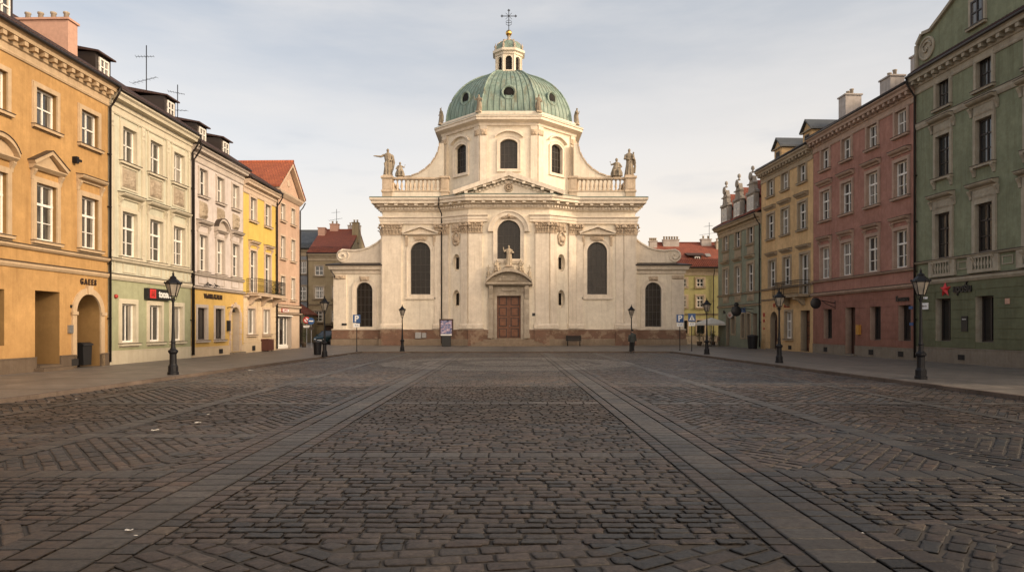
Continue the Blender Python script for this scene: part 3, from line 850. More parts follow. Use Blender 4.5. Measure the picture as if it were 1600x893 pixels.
b = MB(); b.box(ca-.85, ca-.78, .35, 1.4, 0, 2.6); b.done('door', M['wood_dark'], H.root)
lettering('G A E E S', .36, M['letter_dark'], H.root, (ca+.0, -.03, 3.84), .02, sx=.78, bold=.012)
H.chimney(31.3, 2.1, .65, 2.4, 14., 15.85, 'pinkp', 4, 'y'); H.dormer(27.0, y=.9)
for Y in (24.6, 30.0): vent(H, Y, .12, .45, .3)
b = MB(); x = H.u(29.75); b.box(x-.13, x+.13, -.1, 0, 1.55, 1.9); b.done('letter_box', M['greymetal'], H.root)
b = MB(); x = H.u(29.95); b.box(x-.16, x+.16, -.03, 0, 2.65, 2.78); b.done('house_number_plate', M['black'], H.root)
b = MB(); x = H.u(30.0); b.box(x-.08, x+.08, -.22, 0, 9.0, 9.28); b.box(x-.05, x+.3, -.2, -.12, 9.1, 9.2); b.done('wall_lamp', M['iron'], H.root)
orange = H
# 2 pale green house
H = House('L', 32.53, 40.45, 13.25, 'pale_green_house', 'pale green and cream house with relief panels and black shop sign')
H.trim = M['trim_g']
b = MB()
for i, Y in enumerate((34.2, 36.65, 39.05)):
    H.win(Y, 1.2, 10.12, 11.8, 'pair', sw=.2); H.win(Y, 1.28, 5.42, 7.62, 'tall', hood='flatb', sw=.18)
    H.win(Y-.05 if i < 2 else Y-.2, 1.2, 1.15, 3.07, 'shop2', sw=.2, sp=.05)
    x = H.u(Y)
    frame_panel(b, x-.72, x+.72, 8.62, 9.78, .07, .05); relief(b, x-.6, x+.6, 8.73, 9.67, .11, 30, i+1, 1)
    b.done('relief_panel', [H.trim, M['carved']], H.root); b = MB(); frame_panel(b, x-.8, x+.8, 9.9, 12.2, .06, .04); b.done('window_panel', H.trim, H.root); b = MB()
    frame_panel(b, x-.55, x+.55, 4.5, 5.02, .05, .04)
    b.done('apron_panel', H.trim, H.root); b = MB()
for Y in (32.75, 35.42, 37.85, 40.2):
    x = H.u(Y)
    b.box(x-.17, x+.17, -.05, 0, 5.15, 12.1) if 33 < Y < 40 else b.box(x-.12, x+.12, -.05, 0, 5.15, 12.1)
    frame_panel(b, x-.13, x+.13, 5.5, 11.5, .03, .075); frame_panel(b, x-.2, x+.2, 4.5, 5.02, .04, .04); relief(b, x-.12, x+.12, 11.65, 12.05, .04, 8, 4, y=-.05)
    b.done('wall_strip', H.trim, H.root); b = MB()
H.string(5.08, .14, .16); H.string(4.2, .26, .14); H.cornice(12.55, .6, .55, 0)
H.wall(M['pgreen_up'], M['pgreen_lo'], 4.3, rmat=M['trim_g'], plinth=M['trim_g'], pz=.62, pp=.04); H.roof(M['tile_dark'], pipe=H.W-.0)
H.tr.done('cornice', H.trim, H.root)
x = H.u(36.7); b = MB(); b.box(x-1.2, x+1.2, -.22, -.02, 3.28, 3.85); sg = b.done('shop_sign', M['black'], H.root)
b = MB(); b.box(x-1.0, x-.42, -.228, -.222, 3.33, 3.8); b.done('sign_panel', M['redp'], sg)
lettering('M', .42, M['redd'], sg, (x-.7, -.24, 3.56), .01, bold=.02); lettering('tooset', .56, M['white'], sg, (x+.42, -.24, 3.57), .012, sx=.8, bold=.012)
b = MB(); x = H.u(33.05); b.lathe([(.1, 0), (.1, .08), (.06, .12)], 12, (x, 0, 3.3), axis='y'); b.done('alarm_bell', M['redd'], H.root)
for Y in (34.0, 36.45):
    b = MB(); x = H.u(Y); 
    for q in range(3): b.box(x-.42, x-.12, .235, .24, 1.95+q*.16, 2.07+q*.16)
    b.done('window_notice', M['redd'], H.root)
H.dormer(33.7, w=1.2); H.dormer(40.0, w=1.2)
# 3 pinkish white house
H = House('L', 40.48, 47.9, 12.85, 'pinkish_white_house', 'pinkish white house with carved medallions over a yellow restaurant front')
H.trim = M['trim_w']
b = MB()
for i, Y in enumerate((41.95, 44.3, 46.6)):
    H.win(Y, 1.02, 9.98, 11.58, 'pair', sw=.1); H.win(Y, 1.05, 5.35, 7.55, 'tall', hood=['flatb', 'arc', 'flatb'][i], sw=.14)
    x = H.u(Y); relief(b, x-.45, x+.45, 8.45, 9.5, .2, 26, i+5, 1)
    b.done('medallion', [H.trim, M['carved']], H.root); b = MB(); frame_panel(b, x-.6, x+.6, 4.45, 4.95, .05, .04)
    b.done('apron_panel', H.trim, H.root); b = MB()
for Y in (41.85, 44.2): H.win(Y, 1.2, 1.15, 3.1, 'shop2', 'dark_frame', 'glass_d', sw=.16, sp=.05)
ca = H.hole(46.6, 1.35, .25, 3.28, 'round', .55)
H.string(5.03, .14, .14); H.string(4.2, .16, .2); H.cornice(12.2, .55, .5, 0)
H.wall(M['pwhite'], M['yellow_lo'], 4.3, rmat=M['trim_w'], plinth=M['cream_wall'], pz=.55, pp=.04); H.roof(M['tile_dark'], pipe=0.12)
H.tr.done('cornice', H.trim, H.root)
b = MB()
N_ = 9
for k in range(N_):
    t0, t1 = PI*k/N_+.02, PI*(k+1)/N_-.02; r0, r1 = .68, .68+(.33 if k % 2 == 0 else .24); cz = 3.18-.675
    b.prism([(ca-r0*math.cos(t0), cz+r0*math.sin(t0)), (ca-r0*math.cos(t1), cz+r0*math.sin(t1)), (ca-r1*math.cos(t1), cz+r1*math.sin(t1)), (ca-r1*math.cos(t0), cz+r1*math.sin(t0))], -.06, 0)
for k in range(6):
    for sx in (-1, 1):
        w = .33 if k % 2 else .24
        b.box(ca+sx*.68, ca+sx*(.68+w), -.06, 0, .16+k*.4, .16+k*.4+.37)
b.done('door_surround', M['trim_p'], H.root)
door(H.root, ca, 1.35, .15, 3.18, .5, 'yellow', 'round', 1)
b = MB(); b.box(ca-.95, ca+.95, -.35, .5, 0, .12); b.done('doorstep', M['plinth'], H.root)
lettering('WnVIRLATALIM', .42, M['letter_dark'], H.root, (H.u(43.3), -.03, 3.72), .02, sx=.86, bold=.01)
b = MB(); x = H.u(45.35); b.box(x-.1, x+.1, -.2, 0, 1.55, 2.25); b.done('menu_box', M['black'], H.root)
b = MB(); b.tube([(x, 0, 3.1), (x, -.35, 3.15), (x+.1, -.4, 3.0)], .03, 6); b.lathe([(.04, .0), (.12, -.18), (.02, -.2)], 8, (x+.1, -.4, 3.0)); b.done('wall_lamp', M['iron'], H.root)
vent(H, 44.3, .12, .5, .28); H.dormer(43.9); H.dormer(47.3)
# 4 yellow house
H = House('L', 47.93, 54.1, 12.45, 'yellow_house', 'bright yellow house with iron balcony over cream ground floor')
H.trim = M['trim_p']
for i, Y in enumerate((49.6, 52.4)):
    H.win(Y, 1.1, 9.65, 11.28, 'pair', sw=.13)
    H.win(Y, 1.15, 4.45 , 7.44, 'tall', hood='flat', sw=.13, sill=False); H.win(Y-.25 if i else Y-.3, 1.35, 1.4, 3.24, 'shop2', sw=.14, sp=.05)
H.string(4.0, .2, .18); H.cornice(11.75, .6, .5, 0)
H.wall(M['yellow'], M['cream_wall'], 4.1, rmat=M['trim_w'], plinth=M['cream_wall'], pz=.7, pp=.04); H.roof(M['tile_dark'], pipe=H.W-.05)
H.tr.done('cornice', H.trim, H.root)
b = MB()
for k in range(7):
    z = .85+k*.44
    for xa, xb in ((0, .6), (2.45, 3.1), (5.1, H.W)):
        b.box(xa+.02, xb, -.03, 0, z, z+.4)
b.done('rustication', M['cream_wall'], H.root)
x0, x1 = H.u(48.5), H.u(53.9)
b = MB(); b.box(x0, x1, -.85, 0, 4.05, 4.2); b.box(x0-.05, x1+.05, -.9, 0, 4.202, 4.26)
for x in (x0+.5, (x0+x1)/2, x1-.5): b.prism_x([(0, 3.4), (-.15, 3.42), (-.4, 3.75), (-.8, 3.9), (-.8, 4.05), (0, 4.05)], x-.15, x+.15)
bc = b.done('balcony', M['trim_p'], H.root)
b = MB(); railing(b, x0, x1, -.84, 4.26, 1.0); b.done('railing', M['iron'], bc)
b = MB()
for k in range(160):
    p = Vector((random.uniform(x0+2.9, x1-.2), -.7+random.uniform(-.08, .2), 4.3+random.random()**1.5*.9)); q = Vector((random.uniform(-1, 1), random.uniform(-1, 1), random.uniform(-1, 1)))*.09
    r = q.cross(Vector((0, .3, 1))).normalized()*.05; b.face([p-r, p+q*.5-r*.2, p+r, p-q*.4])
b.done('potted_plants', M['foliage'], H.root)
vent(H, 49.6, .12, .5, .35)
# 5 peach house, gable to the square
H = House('L', 54.13, 59.75, 12.85, 'peach_house', 'narrow peach house with triangular gable and red tile roof')
H.trim = M['trim_p']
for Y in (55.6, 58.0):
    H.win(Y, 1.0, 10.6, 11.93, 'pair', sw=.1); H.win(Y, 1.0, 7.53, 9.3, 'pair', sw=.12); H.win(Y, 1.0, 4.25, 6.05, 'pair', sw=.12)
c = H.hole(56.05, 3.3, .15, 2.85, None, .5)
H.string(3.5, .2, .18); H.string(2.95, .12, .25)
H.rise = 0
H.wall(M['peach'], M['trim_p'], 3.55, rmat=M['trim_w'])
W, E = H.W, H.eave
b = MB(); b.prism([(0, E), (W, E), (W/2, E+2.4)], 0, 11); b.done('gable', M['peach'], H.root)
H.tr.prism_x([(0, E-.45), (-.1, E-.4), (-.35, E-.15), (-.4, E), (0, E)], 0, W)
for s in (1, -1):
    e = -.25 if s == 1 else W+.25
    H.tr.prism([(e, E+.0), (W/2, E+2.42), (W/2, E+2.75), (e-s*.1, E+.25)][::s], -.4, 0)
H.tr.lathe([(.3, 0), (.3, .03), (.2, .04)], 14, (W/2, -.0, E+1.0), axis='y')
H.tr.done('cornice', H.trim, H.root)
b = MB()
for s in (1, -1):
    e = -.35 if s == 1 else W+.35
    b.prism([(e, E+.12), (W/2, E+2.72), (W/2, E+2.86), (e, E+.28)][::s], -.45, 11)
b.tube([(W/2, -.45, E+2.86), (W/2, 11, E+2.86)], .12)
b.done('roof', M['tile_y'], H.root)
b = MB(); b.tube([(W+.02, -.5, E-.1), (W+.02, -.3, E-.5), (W-.1, -.1, E-.8), (W-.1, -.1, .1)], .05, 6); b.tube([(-.0, -.35, E-.1), (.02, -.1, E-.6), (.02, -.1, .1)], .06, 6); b.done('downpipe', M['gutter'], H.root)
for i, (xx, ww) in enumerate(((-.95, 1.3), (.3, 1.1), (1.2, .7))):
    put_window(H.root, c+xx, .3, ww, 2.35, 'shop', 'white_frame', 'glass_d' if i < 2 else 'glass_w', .4, name='shop_window')
b = MB(); b.box(c-1.65, c+1.65, .3, .42, .05, .3); b.done('stallriser', M['white_frame'], H.root); b = MB(); b.box(c-1.75, c+1.75, -.1, 0, 2.7, 2.8); b.done('awning_rail', M['white_frame'], H.root)
b = MB(); b.box(c-.75, c+.75, -.1, 0, 3.02, 3.34); sg = b.done('shop_sign', M['redd'], H.root)
b = MB(); b.box(c-.7, c+.7, -.108, -.102, 3.06, 3.30); b.done('sign_panel', M['white'], sg)
lettering('EUMEUT', .24, M['redd'], sg, (c, -.115, 3.18), .005, sx=1.2)
lettering_done = True

# ---------------- right row
# 6 dark green house
H = House('R', 19.0, 37.15, 15.45, 'moss_green_house', 'moss green house with curved gable, balustrade panels and red star over the ground floor')
H.trim = M['trim_dg']
b = MB()
for i, Y in enumerate((35.0, 32.15, 29.15, 26.2, 23.3, 20.6)):
    H.win(Y, .98, 13.22, 14.58, 'pair', 'dark_frame', 'glass_w', sw=.16); H.win(Y, 1.05, 9.65, 11.75, 'grid', 'dark_frame', 'glass_w', hood='relief', sw=.16)
    H.win(Y, 1.1, 5.45, 7.75, 'grid', 'dark_frame', 'glass_d', hood='relief', sw=.2, sill=False)
    H.win(Y, 1.15, 1.2, 3.38, 'shop2', 'dark_frame', 'glass_d', surr=False, dep=.4)
    x = H.u(Y)
    # balustrade panel
    for sx in (-1, 1): b.box(x+sx*.82-.17, x+sx*.82+.17, -.12, 0, 4.4, 5.2)
    for k in range(6):
        xx = x-.5+k*.2; b.lathe([(.05, 0), (.05, .06), (.03, .1), (.075, .25), (.03, .45), (.05, .52), (.05, .56)], 8, (xx, -.06, 4.55))
    b.box(x-.66, x+.66, -.13, -.02, 4.4, 4.55); b.box(x-.66, x+.66, -.13, -.02, 5.11, 5.2)
    frame_panel(b, x+1.1 if H.W-x > 2 else x+1.05, x+1.75, 4.65, 5.05, .05, .04)
    b.done('balustrade', H.trim, H.root); b = MB()
H.string(5.28, .1, .16); H.string(4.15, .24, .14); H.string(12.55, .32, .12); H.cornice(14.85, .62, .6, .55)
H.rise = 4.3
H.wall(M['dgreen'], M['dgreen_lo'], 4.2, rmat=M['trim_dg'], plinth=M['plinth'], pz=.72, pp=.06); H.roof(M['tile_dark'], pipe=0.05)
H.tr.done('cornice', H.trim, H.root)
b = MB()
for k in range(7):                     # horizontal rustication grooves as raised courses
    z = .8+k*.47
    xs = [0.] + sorted(sum([[o[0]-.02, o[1]+.02] for o in H.ops if o[3] < 4 and o[2] < z+.4 and o[3] > z], [])) + [H.W]
    for i in range(0, len(xs)-1, 2): b.box(xs[i]+.0, xs[i+1], -.025, 0, z, z+.44)
b.done('rustication', M['dgreen_lo'], H.root)
# gable with window and scroll
E = H.eave; W = H.W; gx = H.u(29.15)
def gcurve(t): return t
pts = [(.15, E), (.15, E+1.7), (.55, E+2.1), (1.2, E+2.0)]
for k in range(13):
    t = k/12; x = 1.5 + (gx-1.5)*t; pts.append((x, E+2.15+2.7*t + 1.4*t*t))
pr = [(2*gx-x, z) for x, z in pts[::-1]][1:]
poly = pts + pr
H2 = MB(); ops = []
wy = H.u(32.6)
H2.prism(poly, .05, .45)
gb = H2.done('gable', M['dgreen'], H.root)
for Y in (32.65, 29.15, 25.65):
    x = H.u(Y); t = MB(); surround(t, x-.42, x+.42, E+.95, E+2.15, .14, .06); t.M = None
    s_ = t.done('surround', [H.trim, M['flash']], gb); s_.location = (0, .05, 0)
    put_window(gb, x, E+.95, .84, 1.2, 'pair', 'dark_frame', 'glass_w', .02)
t = MB()
for k in range(len(poly)-1):
    p, q = poly[k], poly[k+1]
    d = Vector((q[0]-p[0], q[1]-p[1])).normalized(); n = Vector((-d.y, d.x))*.16
    t.prism([p, q, (q[0]+n.x, q[1]+n.y), (p[0]+n.x, p[1]+n.y)], -.1, .5)
t.lathe([(.62, 0), (.62, .08), (.5, .1), (.5, .04)], 24, (.85, .05, E+1.25), axis='y')
t.tube([(.85+(.42-.03*k)*math.cos(k*.55), -.03, E+1.25+(.42-.03*k)*math.sin(k*.55)) for k in range(13)], .05, 6)
t.done('coping', H.trim, gb)
# star, lettering, plaques
x = H.u(34.75); st = []
for k in range(10):
    r = .42 if k % 2 == 0 else .17; a_ = PI/2+k*PI/5; st.append((x+r*math.cos(a_), 3.72+r*math.sin(a_)))
b = MB(); c0 = b.P((x, -.22, 3.72)); ii = [b.P((p[0], -.06, p[1])) for p in st]
for k in range(10): b.fi([c0, ii[k], ii[(k+1) % 10]])
b.done('star', M['redp'], H.root)
lettering('upośu', .62, M['black'], H.root, (H.u(33.6)+.05, -.06, 3.72), .03, sx=.8, bold=.02)
for Y, z0, z1, w, m in ((36.4, 2.75, 3.1, .62, 'white'), (36.3, 3.3, 3.42, .3, 'white'), (33.4, 1.6, 2.35, .42, 'black'), (30.7, 2.85, 3.1, .24, 'pinkp')):
    x = H.u(Y); b = MB(); b.box(x-w/2, x+w/2, -.07, -.026, z0, z1); b.done('wall_plaque', M[m], H.root)
lettering('Oberża', .14, M['letter_dark'], H.root, (H.u(36.4), -.075, 2.93), .003)
lettering('menu', .12, M['white'], H.root, (H.u(33.4), -.075, 2.2), .003)
vent(H, 33.6, .2, .45, .25); vent(H, 28, .2, .45, .25)
# 7 red house
H = House('R', 37.18, 48.5, 15.2, 'brick_red_house', 'brick red four storey house with light framed windows and modillion cornice')
H.trim = M['trim_r']
for i, Y in enumerate((38.45, 41.25, 44.1, 46.8)):
    H.win(Y, 1.06, 12.75, 14.12, 'pair', sw=.16); H.win(Y, 1.22, 9.28, 11.25, 'tall', hood='flat0', sw=.16); H.win(Y, 1.22, 5.25, 7.38, 'tall', hood='flat', sw=.16, sill=False)
    if i != 2: H.win(Y-.3 if i < 3 else Y-.3, 1.12, 1.14, 3.14, 'shop2', 'dark_frame', 'glass_d', surr=False, dep=.4)
    else: cd = H.hole(Y-.4, 1.15, .15, 3.18, None, .5)
H.string(5.0, .12, .16); H.string(4.05, .22, .22); H.cornice(14.5, .65, .6, .5)
H.rise = 3.2
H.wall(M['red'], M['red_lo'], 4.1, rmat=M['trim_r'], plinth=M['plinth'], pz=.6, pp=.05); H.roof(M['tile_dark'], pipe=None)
H.tr.done('cornice', H.trim, H.root)
b = MB()
for k in range(7):
    z = .7+k*.46
    xs = [0.] + sorted(sum([[o[0]-.02, o[1]+.02] for o in H.ops if o[3] < 4 and o[2] < z+.4 and o[3] > z], [])) + [H.W]
    for i in range(0, len(xs)-1, 2): b.box(xs[i], xs[i+1], -.02, 0, z, z+.43)
b.done('rustication', M['red_lo'], H.root)
door(H.root, cd, 1.15, .1, 3.08, .45, 'wood_dark', None, 1)
b = MB(); b.box(cd-.8, cd+.8, -.3, .4, 0, .1); b.done('doorstep', M['plinth'], H.root)
lettering('Emuaru', .42, M['black'], H.root, (H.u(38.3), -.04, 3.4), .02, sx=.9, bold=.012)
H.chimney(46.6, 1.6, .9, 1.1, 15.2, 17.6, 'chim', 2); H.chimney(42.5, 2.0, 1.1, .9, 15.2, 17.35, 'chim', 2); H.chimney(39.2, 1.8, 1.0, .9, 15.2, 17.5, 'chim', 2)
for Y in (38.4, 41.3, 46.7): vent(H, Y, .15, .45, .3)
x = H.u(46.9); b = MB()   # hanging round sign on a scrolled bracket
x = H.u(45.5); b.tube([(x, 0, 3.4), (x, -1.6, 3.7)], .025, 6); b.tube([(x, 0, 3.1), (x, -.5, 3.3), (x, -1.0, 3.6)], .02, 6); b.tube([(x, -.02, 3.0), (x, -.02, 3.6)], .03, 6)
b.lathe([(.05, -.03), (.36, -.03), (.38, 0), (.36, .03), (.05, .03)], 20, (0,0,0)) if False else None
sg = b.done('hanging_sign', M['iron'], H.root)
b = MB(); b.M = Matrix.Translation((x, -1.35, 3.4)) @ Matrix.Rotation(PI/2, 4, 'Y') ; b.lathe([(.02, -.03), (.34, -.03), (.37, 0), (.34, .03), (.02, .03)], 22); b.done('sign_disc', M['black'], sg)
b = MB(); x = H.u(42.6); b.box(x-.17, x+.17, -.18, -.02, 1.35, 1.95); b.done('post_box', plain('faded_yellow_metal', (.42, .2, .03), .5), H.root)
for Y, z, m in ((37.55, 2.8, 'bluep'), (37.5, 1.9, 'bluep')): x = H.u(Y); b = MB(); b.box(x-.16, x+.16, -.05, -.022, z, z+.16); b.done('wall_plaque', M[m], H.root)
# 8 dull yellow house
H = House('R', 48.53, 57.35, 14.95, 'dull_yellow_house', 'dull yellow house with two gabled dormers and small iron balcony')
H.trim = M['trim_y2']
for i, Y in enumerate((50.1, 52.9, 55.5)):
    H.win(Y, 1.15, 12.58, 13.88, 'pair', sw=.12); H.win(Y, 1.25, 9.12, 11.08, 'tall', hood='flat0', sw=.14)
    if i == 0: H.win(49.75, 1.3, 4.3, 7.25, 'tall', hood='flat0', sw=.14, sill=False)
    else: H.win(Y-.3, 1.22, 5.17, 7.28, 'tall', hood='flat0', sw=.14, sill=False)
H.win(52.3, 1.15, 1.06, 3.11, 'tall', sw=.12)
ca = H.hole(54.95, 1.35, .15, 3.16, 'round', .5); cd = H.hole(49.7, 1.4, .15, 3.13, None, .55)
H.string(4.9, .1, .12); H.string(4.05, .08, .08); H.cornice(14.2, .65, .6, .5)
H.rise = 3.0
H.wall(M['yellow2'], M['yellow2'], 4.1, rmat=M['trim_y2'], plinth=M['yellow2'], pz=.6, pp=.05); H.roof(M['slate'], pipe=None)
H.tr.done('cornice', H.trim, H.root)
door(H.root, ca, 1.35, .1, 3.06, .45, 'wood_dark', 'round', 2); door(H.root, cd, 1.4, .1, 3.03, .5, 'wood', None, 2)
b = MB(); b.box(ca-.9, ca+.9, -.3, .4, 0, .09); b.done('doorstep', M['plinth'], H.root)
x0, x1 = H.u(53.2), H.u(48.95)
b = MB(); b.box(x0, x1, -.9, 0, 4.02, 4.16); b.box(x0-.05, x1+.05, -.95, 0, 4.162, 4.2)
for x in (x0+.9, x1-.9): b.prism_x([(0, 3.4), (-.15, 3.42), (-.4, 3.7), (-.8, 3.85), (-.8, 4.02), (0, 4.02)], x-.15, x+.15)
bc = b.done('balcony', M['trim_y2'], H.root)
b = MB(); railing(b, x0, x1, -.9, 4.2, 1.0); b.done('railing', M['iron'], bc)
for Y in (55.3, 50.4):
    x = H.u(Y); b = MB(); E = H.eave; w = 1.35
    b.box(x-w/2, x+w/2, .5, 3.2, E, E+1.45); b.prism([(x-w/2, E+1.45), (x+w/2, E+1.45), (x, E+2.15)], .5, 3.2)
    d = b.done('dormer', M['yellow2'], H.root)
    q = MB()
    for s in (1, -1):
        e = x-s*(w/2+.2); q.prism([(e, E+1.38), (x, E+2.18), (x, E+2.3), (e, E+1.5)][::s], .3, 3.3)
    q.done('dormer_roof', M['slate'], d)
    q = MB(); q.box(x-w/2-.15, x+w/2+.15, .35, .497, E+1.35, E+1.45); q.done('dormer_cornice', H.trim, d)
    put_window(d, x, E+.3, .6, .85, 'pair', 'dark_frame', 'glass_w', .47)
lettering('IZ.', .42, M['redd'], H.root, (H.u(54.0)-.75, -.03, 3.55), .02); lettering('A.cba', .42, M['redd'], H.root, (H.u(52.3)-.3, -.03, 3.45), .02)
for k, z in enumerate((3.0, 2.45, 1.75, 1.2)):
    b = MB(); x = H.u(56.8); b.box(x-.13, x+.13, -.05, 0, z-.32+.1*k, z); b.done('wall_plaque', M['redd'], H.root)
vent(H, 52.0, .12, .5, .3)
# 9 sage house with three gables
H = House('R', 57.38, 67.6, 11.6, 'sage_green_house', 'sage green shop house with three ornate white dormer gables')
H.trim = M['trim_y2']
b = MB()
for Y in (59.6, 62.5, 65.5):
    H.win(Y, 1.2, 9.25, 10.75, 'pair', sw=.2); H.win(Y, 1.25, 5.05, 7.45, 'tall', sw=.24, hood='flat0')
    x = H.u(Y); b.box(x-.75, x+.75, -.04, 0, 7.98, 8.85); relief(b, x-.6, x+.6, 8.1, 8.75, .05, 14, int(Y), y=-.04)
    b.done('relief_panel', H.trim, H.root); b = MB(); b.box(x-.75, x+.75, -.04, 0, 4.12, 4.72); relief(b, x-.6, x+.6, 4.2, 4.65, .05, 14, int(Y)+1, y=-.04)
    b.done('relief_panel', H.trim, H.root); b = MB()
for Y, w, z0_ in ((63.6, .9, 1.0), (60.0, .75, .7), (61.3, .75, .7)): H.win(Y, w, z0_+.3, 3.1, 'shop', 'dark_frame', 'glass_d', sw=.12, sill=False, dep=.35)
cd = H.hole(65.0, .9, .15, 3.1, None, .5); cd2 = H.hole(58.7, .95, .15, 3.1, None, .5)
H.string(4.85, .1, .12); H.string(3.75, .16, .12); H.cornice(10.95, .6, .6, 0)
H.rise = 3.3
H.wall(M['sage'], M['sage'], 3.8, rmat=M['trim_y2'], plinth=M['sage'], pz=.5, pp=.04); H.roof(M['tile'], pipe=H.W-.1)
H.tr.done('cornice', H.trim, H.root)
door(H.root, cd, .9, .1, 3.0, .45, 'wood_dark', None, 1); door(H.root, cd2, .95, .1, 3.0, .45, 'wood_dark', None, 1)
E = H.eave
for Y in (59.5, 62.6, 65.8):
    x = H.u(Y); b = MB()
    half = [(1.15, 0), (1.2, .35), (1.0, .6), (.86, 1.0), (.86, 1.8), (1.0, 1.95), (.95, 2.1), (.62, 2.25), (.52, 2.6), (.6, 2.85), (.4, 3.0), (.27, 3.45)]
    poly = [(x+u_, E+v_) for u_, v_ in half] + [(x-u_, E+v_) for u_, v_ in half[::-1]]
    b.prism(poly, .0, .35)
    b.lathe([(.3, 0), (.36, .03), (.36, .1), (.2, .12)], 14, (x, .0, E+3.45), axis='y')
    b.lathe([(.1, 0), (.14, .08), (.05, .16), (.16, .35), (.12, .55), (.02, .62)], 10, (x, .15, E+3.75))
    for sx in (-1, 1): b.lathe([(.07, 0), (.1, .1), (.03, .16), (.1, .3), (.02, .45)], 8, (x+sx*1.02, .15, E+.6)); b.box(x+sx*.79-.07, x+sx*.79+.07, -.08, 0, E+.1, E+1.9); b.tube([(x+sx*(.95-.0*k), -.03, E+2.0+.18*math.sin(k)) for k in range(3)], .06)
    b.box(x-1.0, x+1.0, -.12, 0, E+1.9, E+2.04); b.box(x-.75, x+.75, -.08, 0, E+2.75, E+2.85)
    g_ = b.done('gable', M['gable_s'], H.root)
    for sx in (-1, 1): put_window(g_, x+sx*.36, E+.45, .52, 1.25, 'pair', 'white_frame', 'glass_w', -.06)
    q = MB()
    for s in (1, -1): q.prism([(x-s*1.3, E+1.4), (x, E+3.0), (x, E+3.12), (x-s*1.3, E+1.52)][::s], .36, 4.5)
    q.box(x-1.2, x+1.2, .36, 4.0, E, E+1.4)
    q.done('gable_roof', M['tile'], g_)
x = H.u(60.4)
lettering('NOBE', .62, M['bluep'], H.root, (H.u(61.3), -.03, 3.32), .02, sx=.8); lettering('Mu', .5, M['black'], H.root, (H.u(66.3)+.4, -.03, 3.25), .02)
b = MB(); xx = H.u(64.2); b.M = Matrix.Translation((xx, -.02, 2.95)); b.lathe([(.02, .0), (.0, .0)], 4) if False else None
b.prism([(.65*math.cos(t), .3*math.sin(t)) for t in [2*PI*k/24 for k in range(24)]], -.1, 0); sg = b.done('shop_sign', M['trim_w'], H.root)
lettering('Suri', .38, M['redd'], sg, (xx, -.125, 2.95), .008)
b = MB(); xx = H.u(59.0); b.tube([(xx, 0, 3.35), (xx, -1.9, 3.5)], .03, 6); b.tube([(xx, 0, 3.0), (xx, -.7, 3.2), (xx, -1.0, 3.45)], .025, 6); sg = b.done('hanging_sign', M['iron'], H.root)
b = MB(); b.M = Matrix.Translation((xx, -1.5, 3.2)) @ Matrix.Rotation(PI/2, 4, 'Y'); b.lathe([(.02, -.04), (.42, -.04), (.46, 0), (.42, .04), (.02, .04)], 22); b.M = Matrix.Translation((xx, -1.5, 3.75)) @ Matrix.Rotation(PI/2, 4, 'Y'); b.lathe([(.02, -.03), (.2, -.03), (.2, .03), (.02, .03)], 16); b.done('sign_disc', M['black'], sg)

# ---------------- background houses facing the camera (root frame = world axes)
class BHouse(House):
    def __init__(s, x0, x1, Y, eave, name, label):
        s.W = x1-x0; s.x0 = x0; s.eave = eave-.1; s.z0 = .1; s.side = 'B'; s.ops = []; s.tr = MB()
        s.root = empty(name, (x0, Y, .1), 0, label, 'house')
    def u(s, X): return X-s.x0
H = BHouse(17.2, 34.0, 78.5, 8.75, 'lime_green_house', 'lime green two storey house under a big red tile roof beside the church')
H.trim = M['trim_y2']; H.rise = 3.3
for X in (20.05, 22.0, 25.2, 28.2, 31.2):
    H.win(X, .82, 6.55, 7.5, 'pair', sw=.16, dep=.15); H.win(X, .82, 4.2, 5.5, 'tall', sw=.16, dep=.15); H.win(X+.05, .9, 1.2, 2.7, 'shop2', 'dark_frame', 'glass_d', sw=.12, dep=.2)
H.string(3.3, .1, .1); H.cornice(8.2, .45, .4, 0)
H.wall(M['lime'], rmat=M['trim_y2'], plinth=M['plinth'], pz=.8, depth=9.5); H.roof(M['tile'], depth=9.5, pipe=H.u(23.5))
H.tr.done('cornice', H.trim, H.root)
H.chimney(19.6, 4.2, 1.9, .6, 11.2, 12.4, 'chim', 6); H.chimney(23.9, 4.4, 1.2, .7, 11.3, 12.5, 'chim', 2); H.chimney(17.4, 4.0, .9, .7, 10.6, 12.2, 'trim_p' if False else 'chim', 4); H.chimney(25.2, 3.6, .7, .7, 10.6, 12.1, 'grey_stone', 2)
x = H.u(22.0); b = MB(); E = H.eave
b.box(x-.45, x+.45, 1.2, 2.6, E+.65, E+1.5); b.prism_x([(1.0, E+1.5), (1.0, E+1.58), (3.0, E+2.1), (3.0, E+1.9)], x-1.2, x+.9); d = b.done('dormer', M['tile_dark'], H.root)
put_window(d, x, E+.75, .6, .65, 'pair', 'white_frame', 'glass_w', 1.17)
b = MB(); b.face([(x+1.1, 1.35, E+1.42), (x+1.7, 1.35, E+1.42), (x+1.7, 2.0, E+1.85), (x+1.1, 2.0, E+1.85)]); b.done('skylight', M['glass_w'], H.root)
H = BHouse(-25.1, -19.95, 85, 11.1, 'beige_house', 'drab beige town house with steep red roof in the side street by the church')
H.trim = M['trim_y2']; H.rise = 3.7
for X in (-23.6, -21.4):
    H.win(X, 1.05, 8.35, 9.55, 'pair', sw=.14, dep=.15); H.win(X, 1.1, 5.5, 6.95, 'grid', sw=.16, dep=.15); H.win(X-.1, 1.1, 2.6, 3.95, 'grid', sw=.14, dep=.15)
cd = H.hole(-22.9+.6, 1.2, .15, 1.9+.2, None, .4)
H.string(4.6, .1, .1); H.string(2.15, .1, .1); H.cornice(10.5, .5, .4, 0)
H.wall(M['beige'], rmat=M['trim_y2'], depth=12.8); H.roof(M['tile'], depth=12.8, pipe=.1, over=.3)
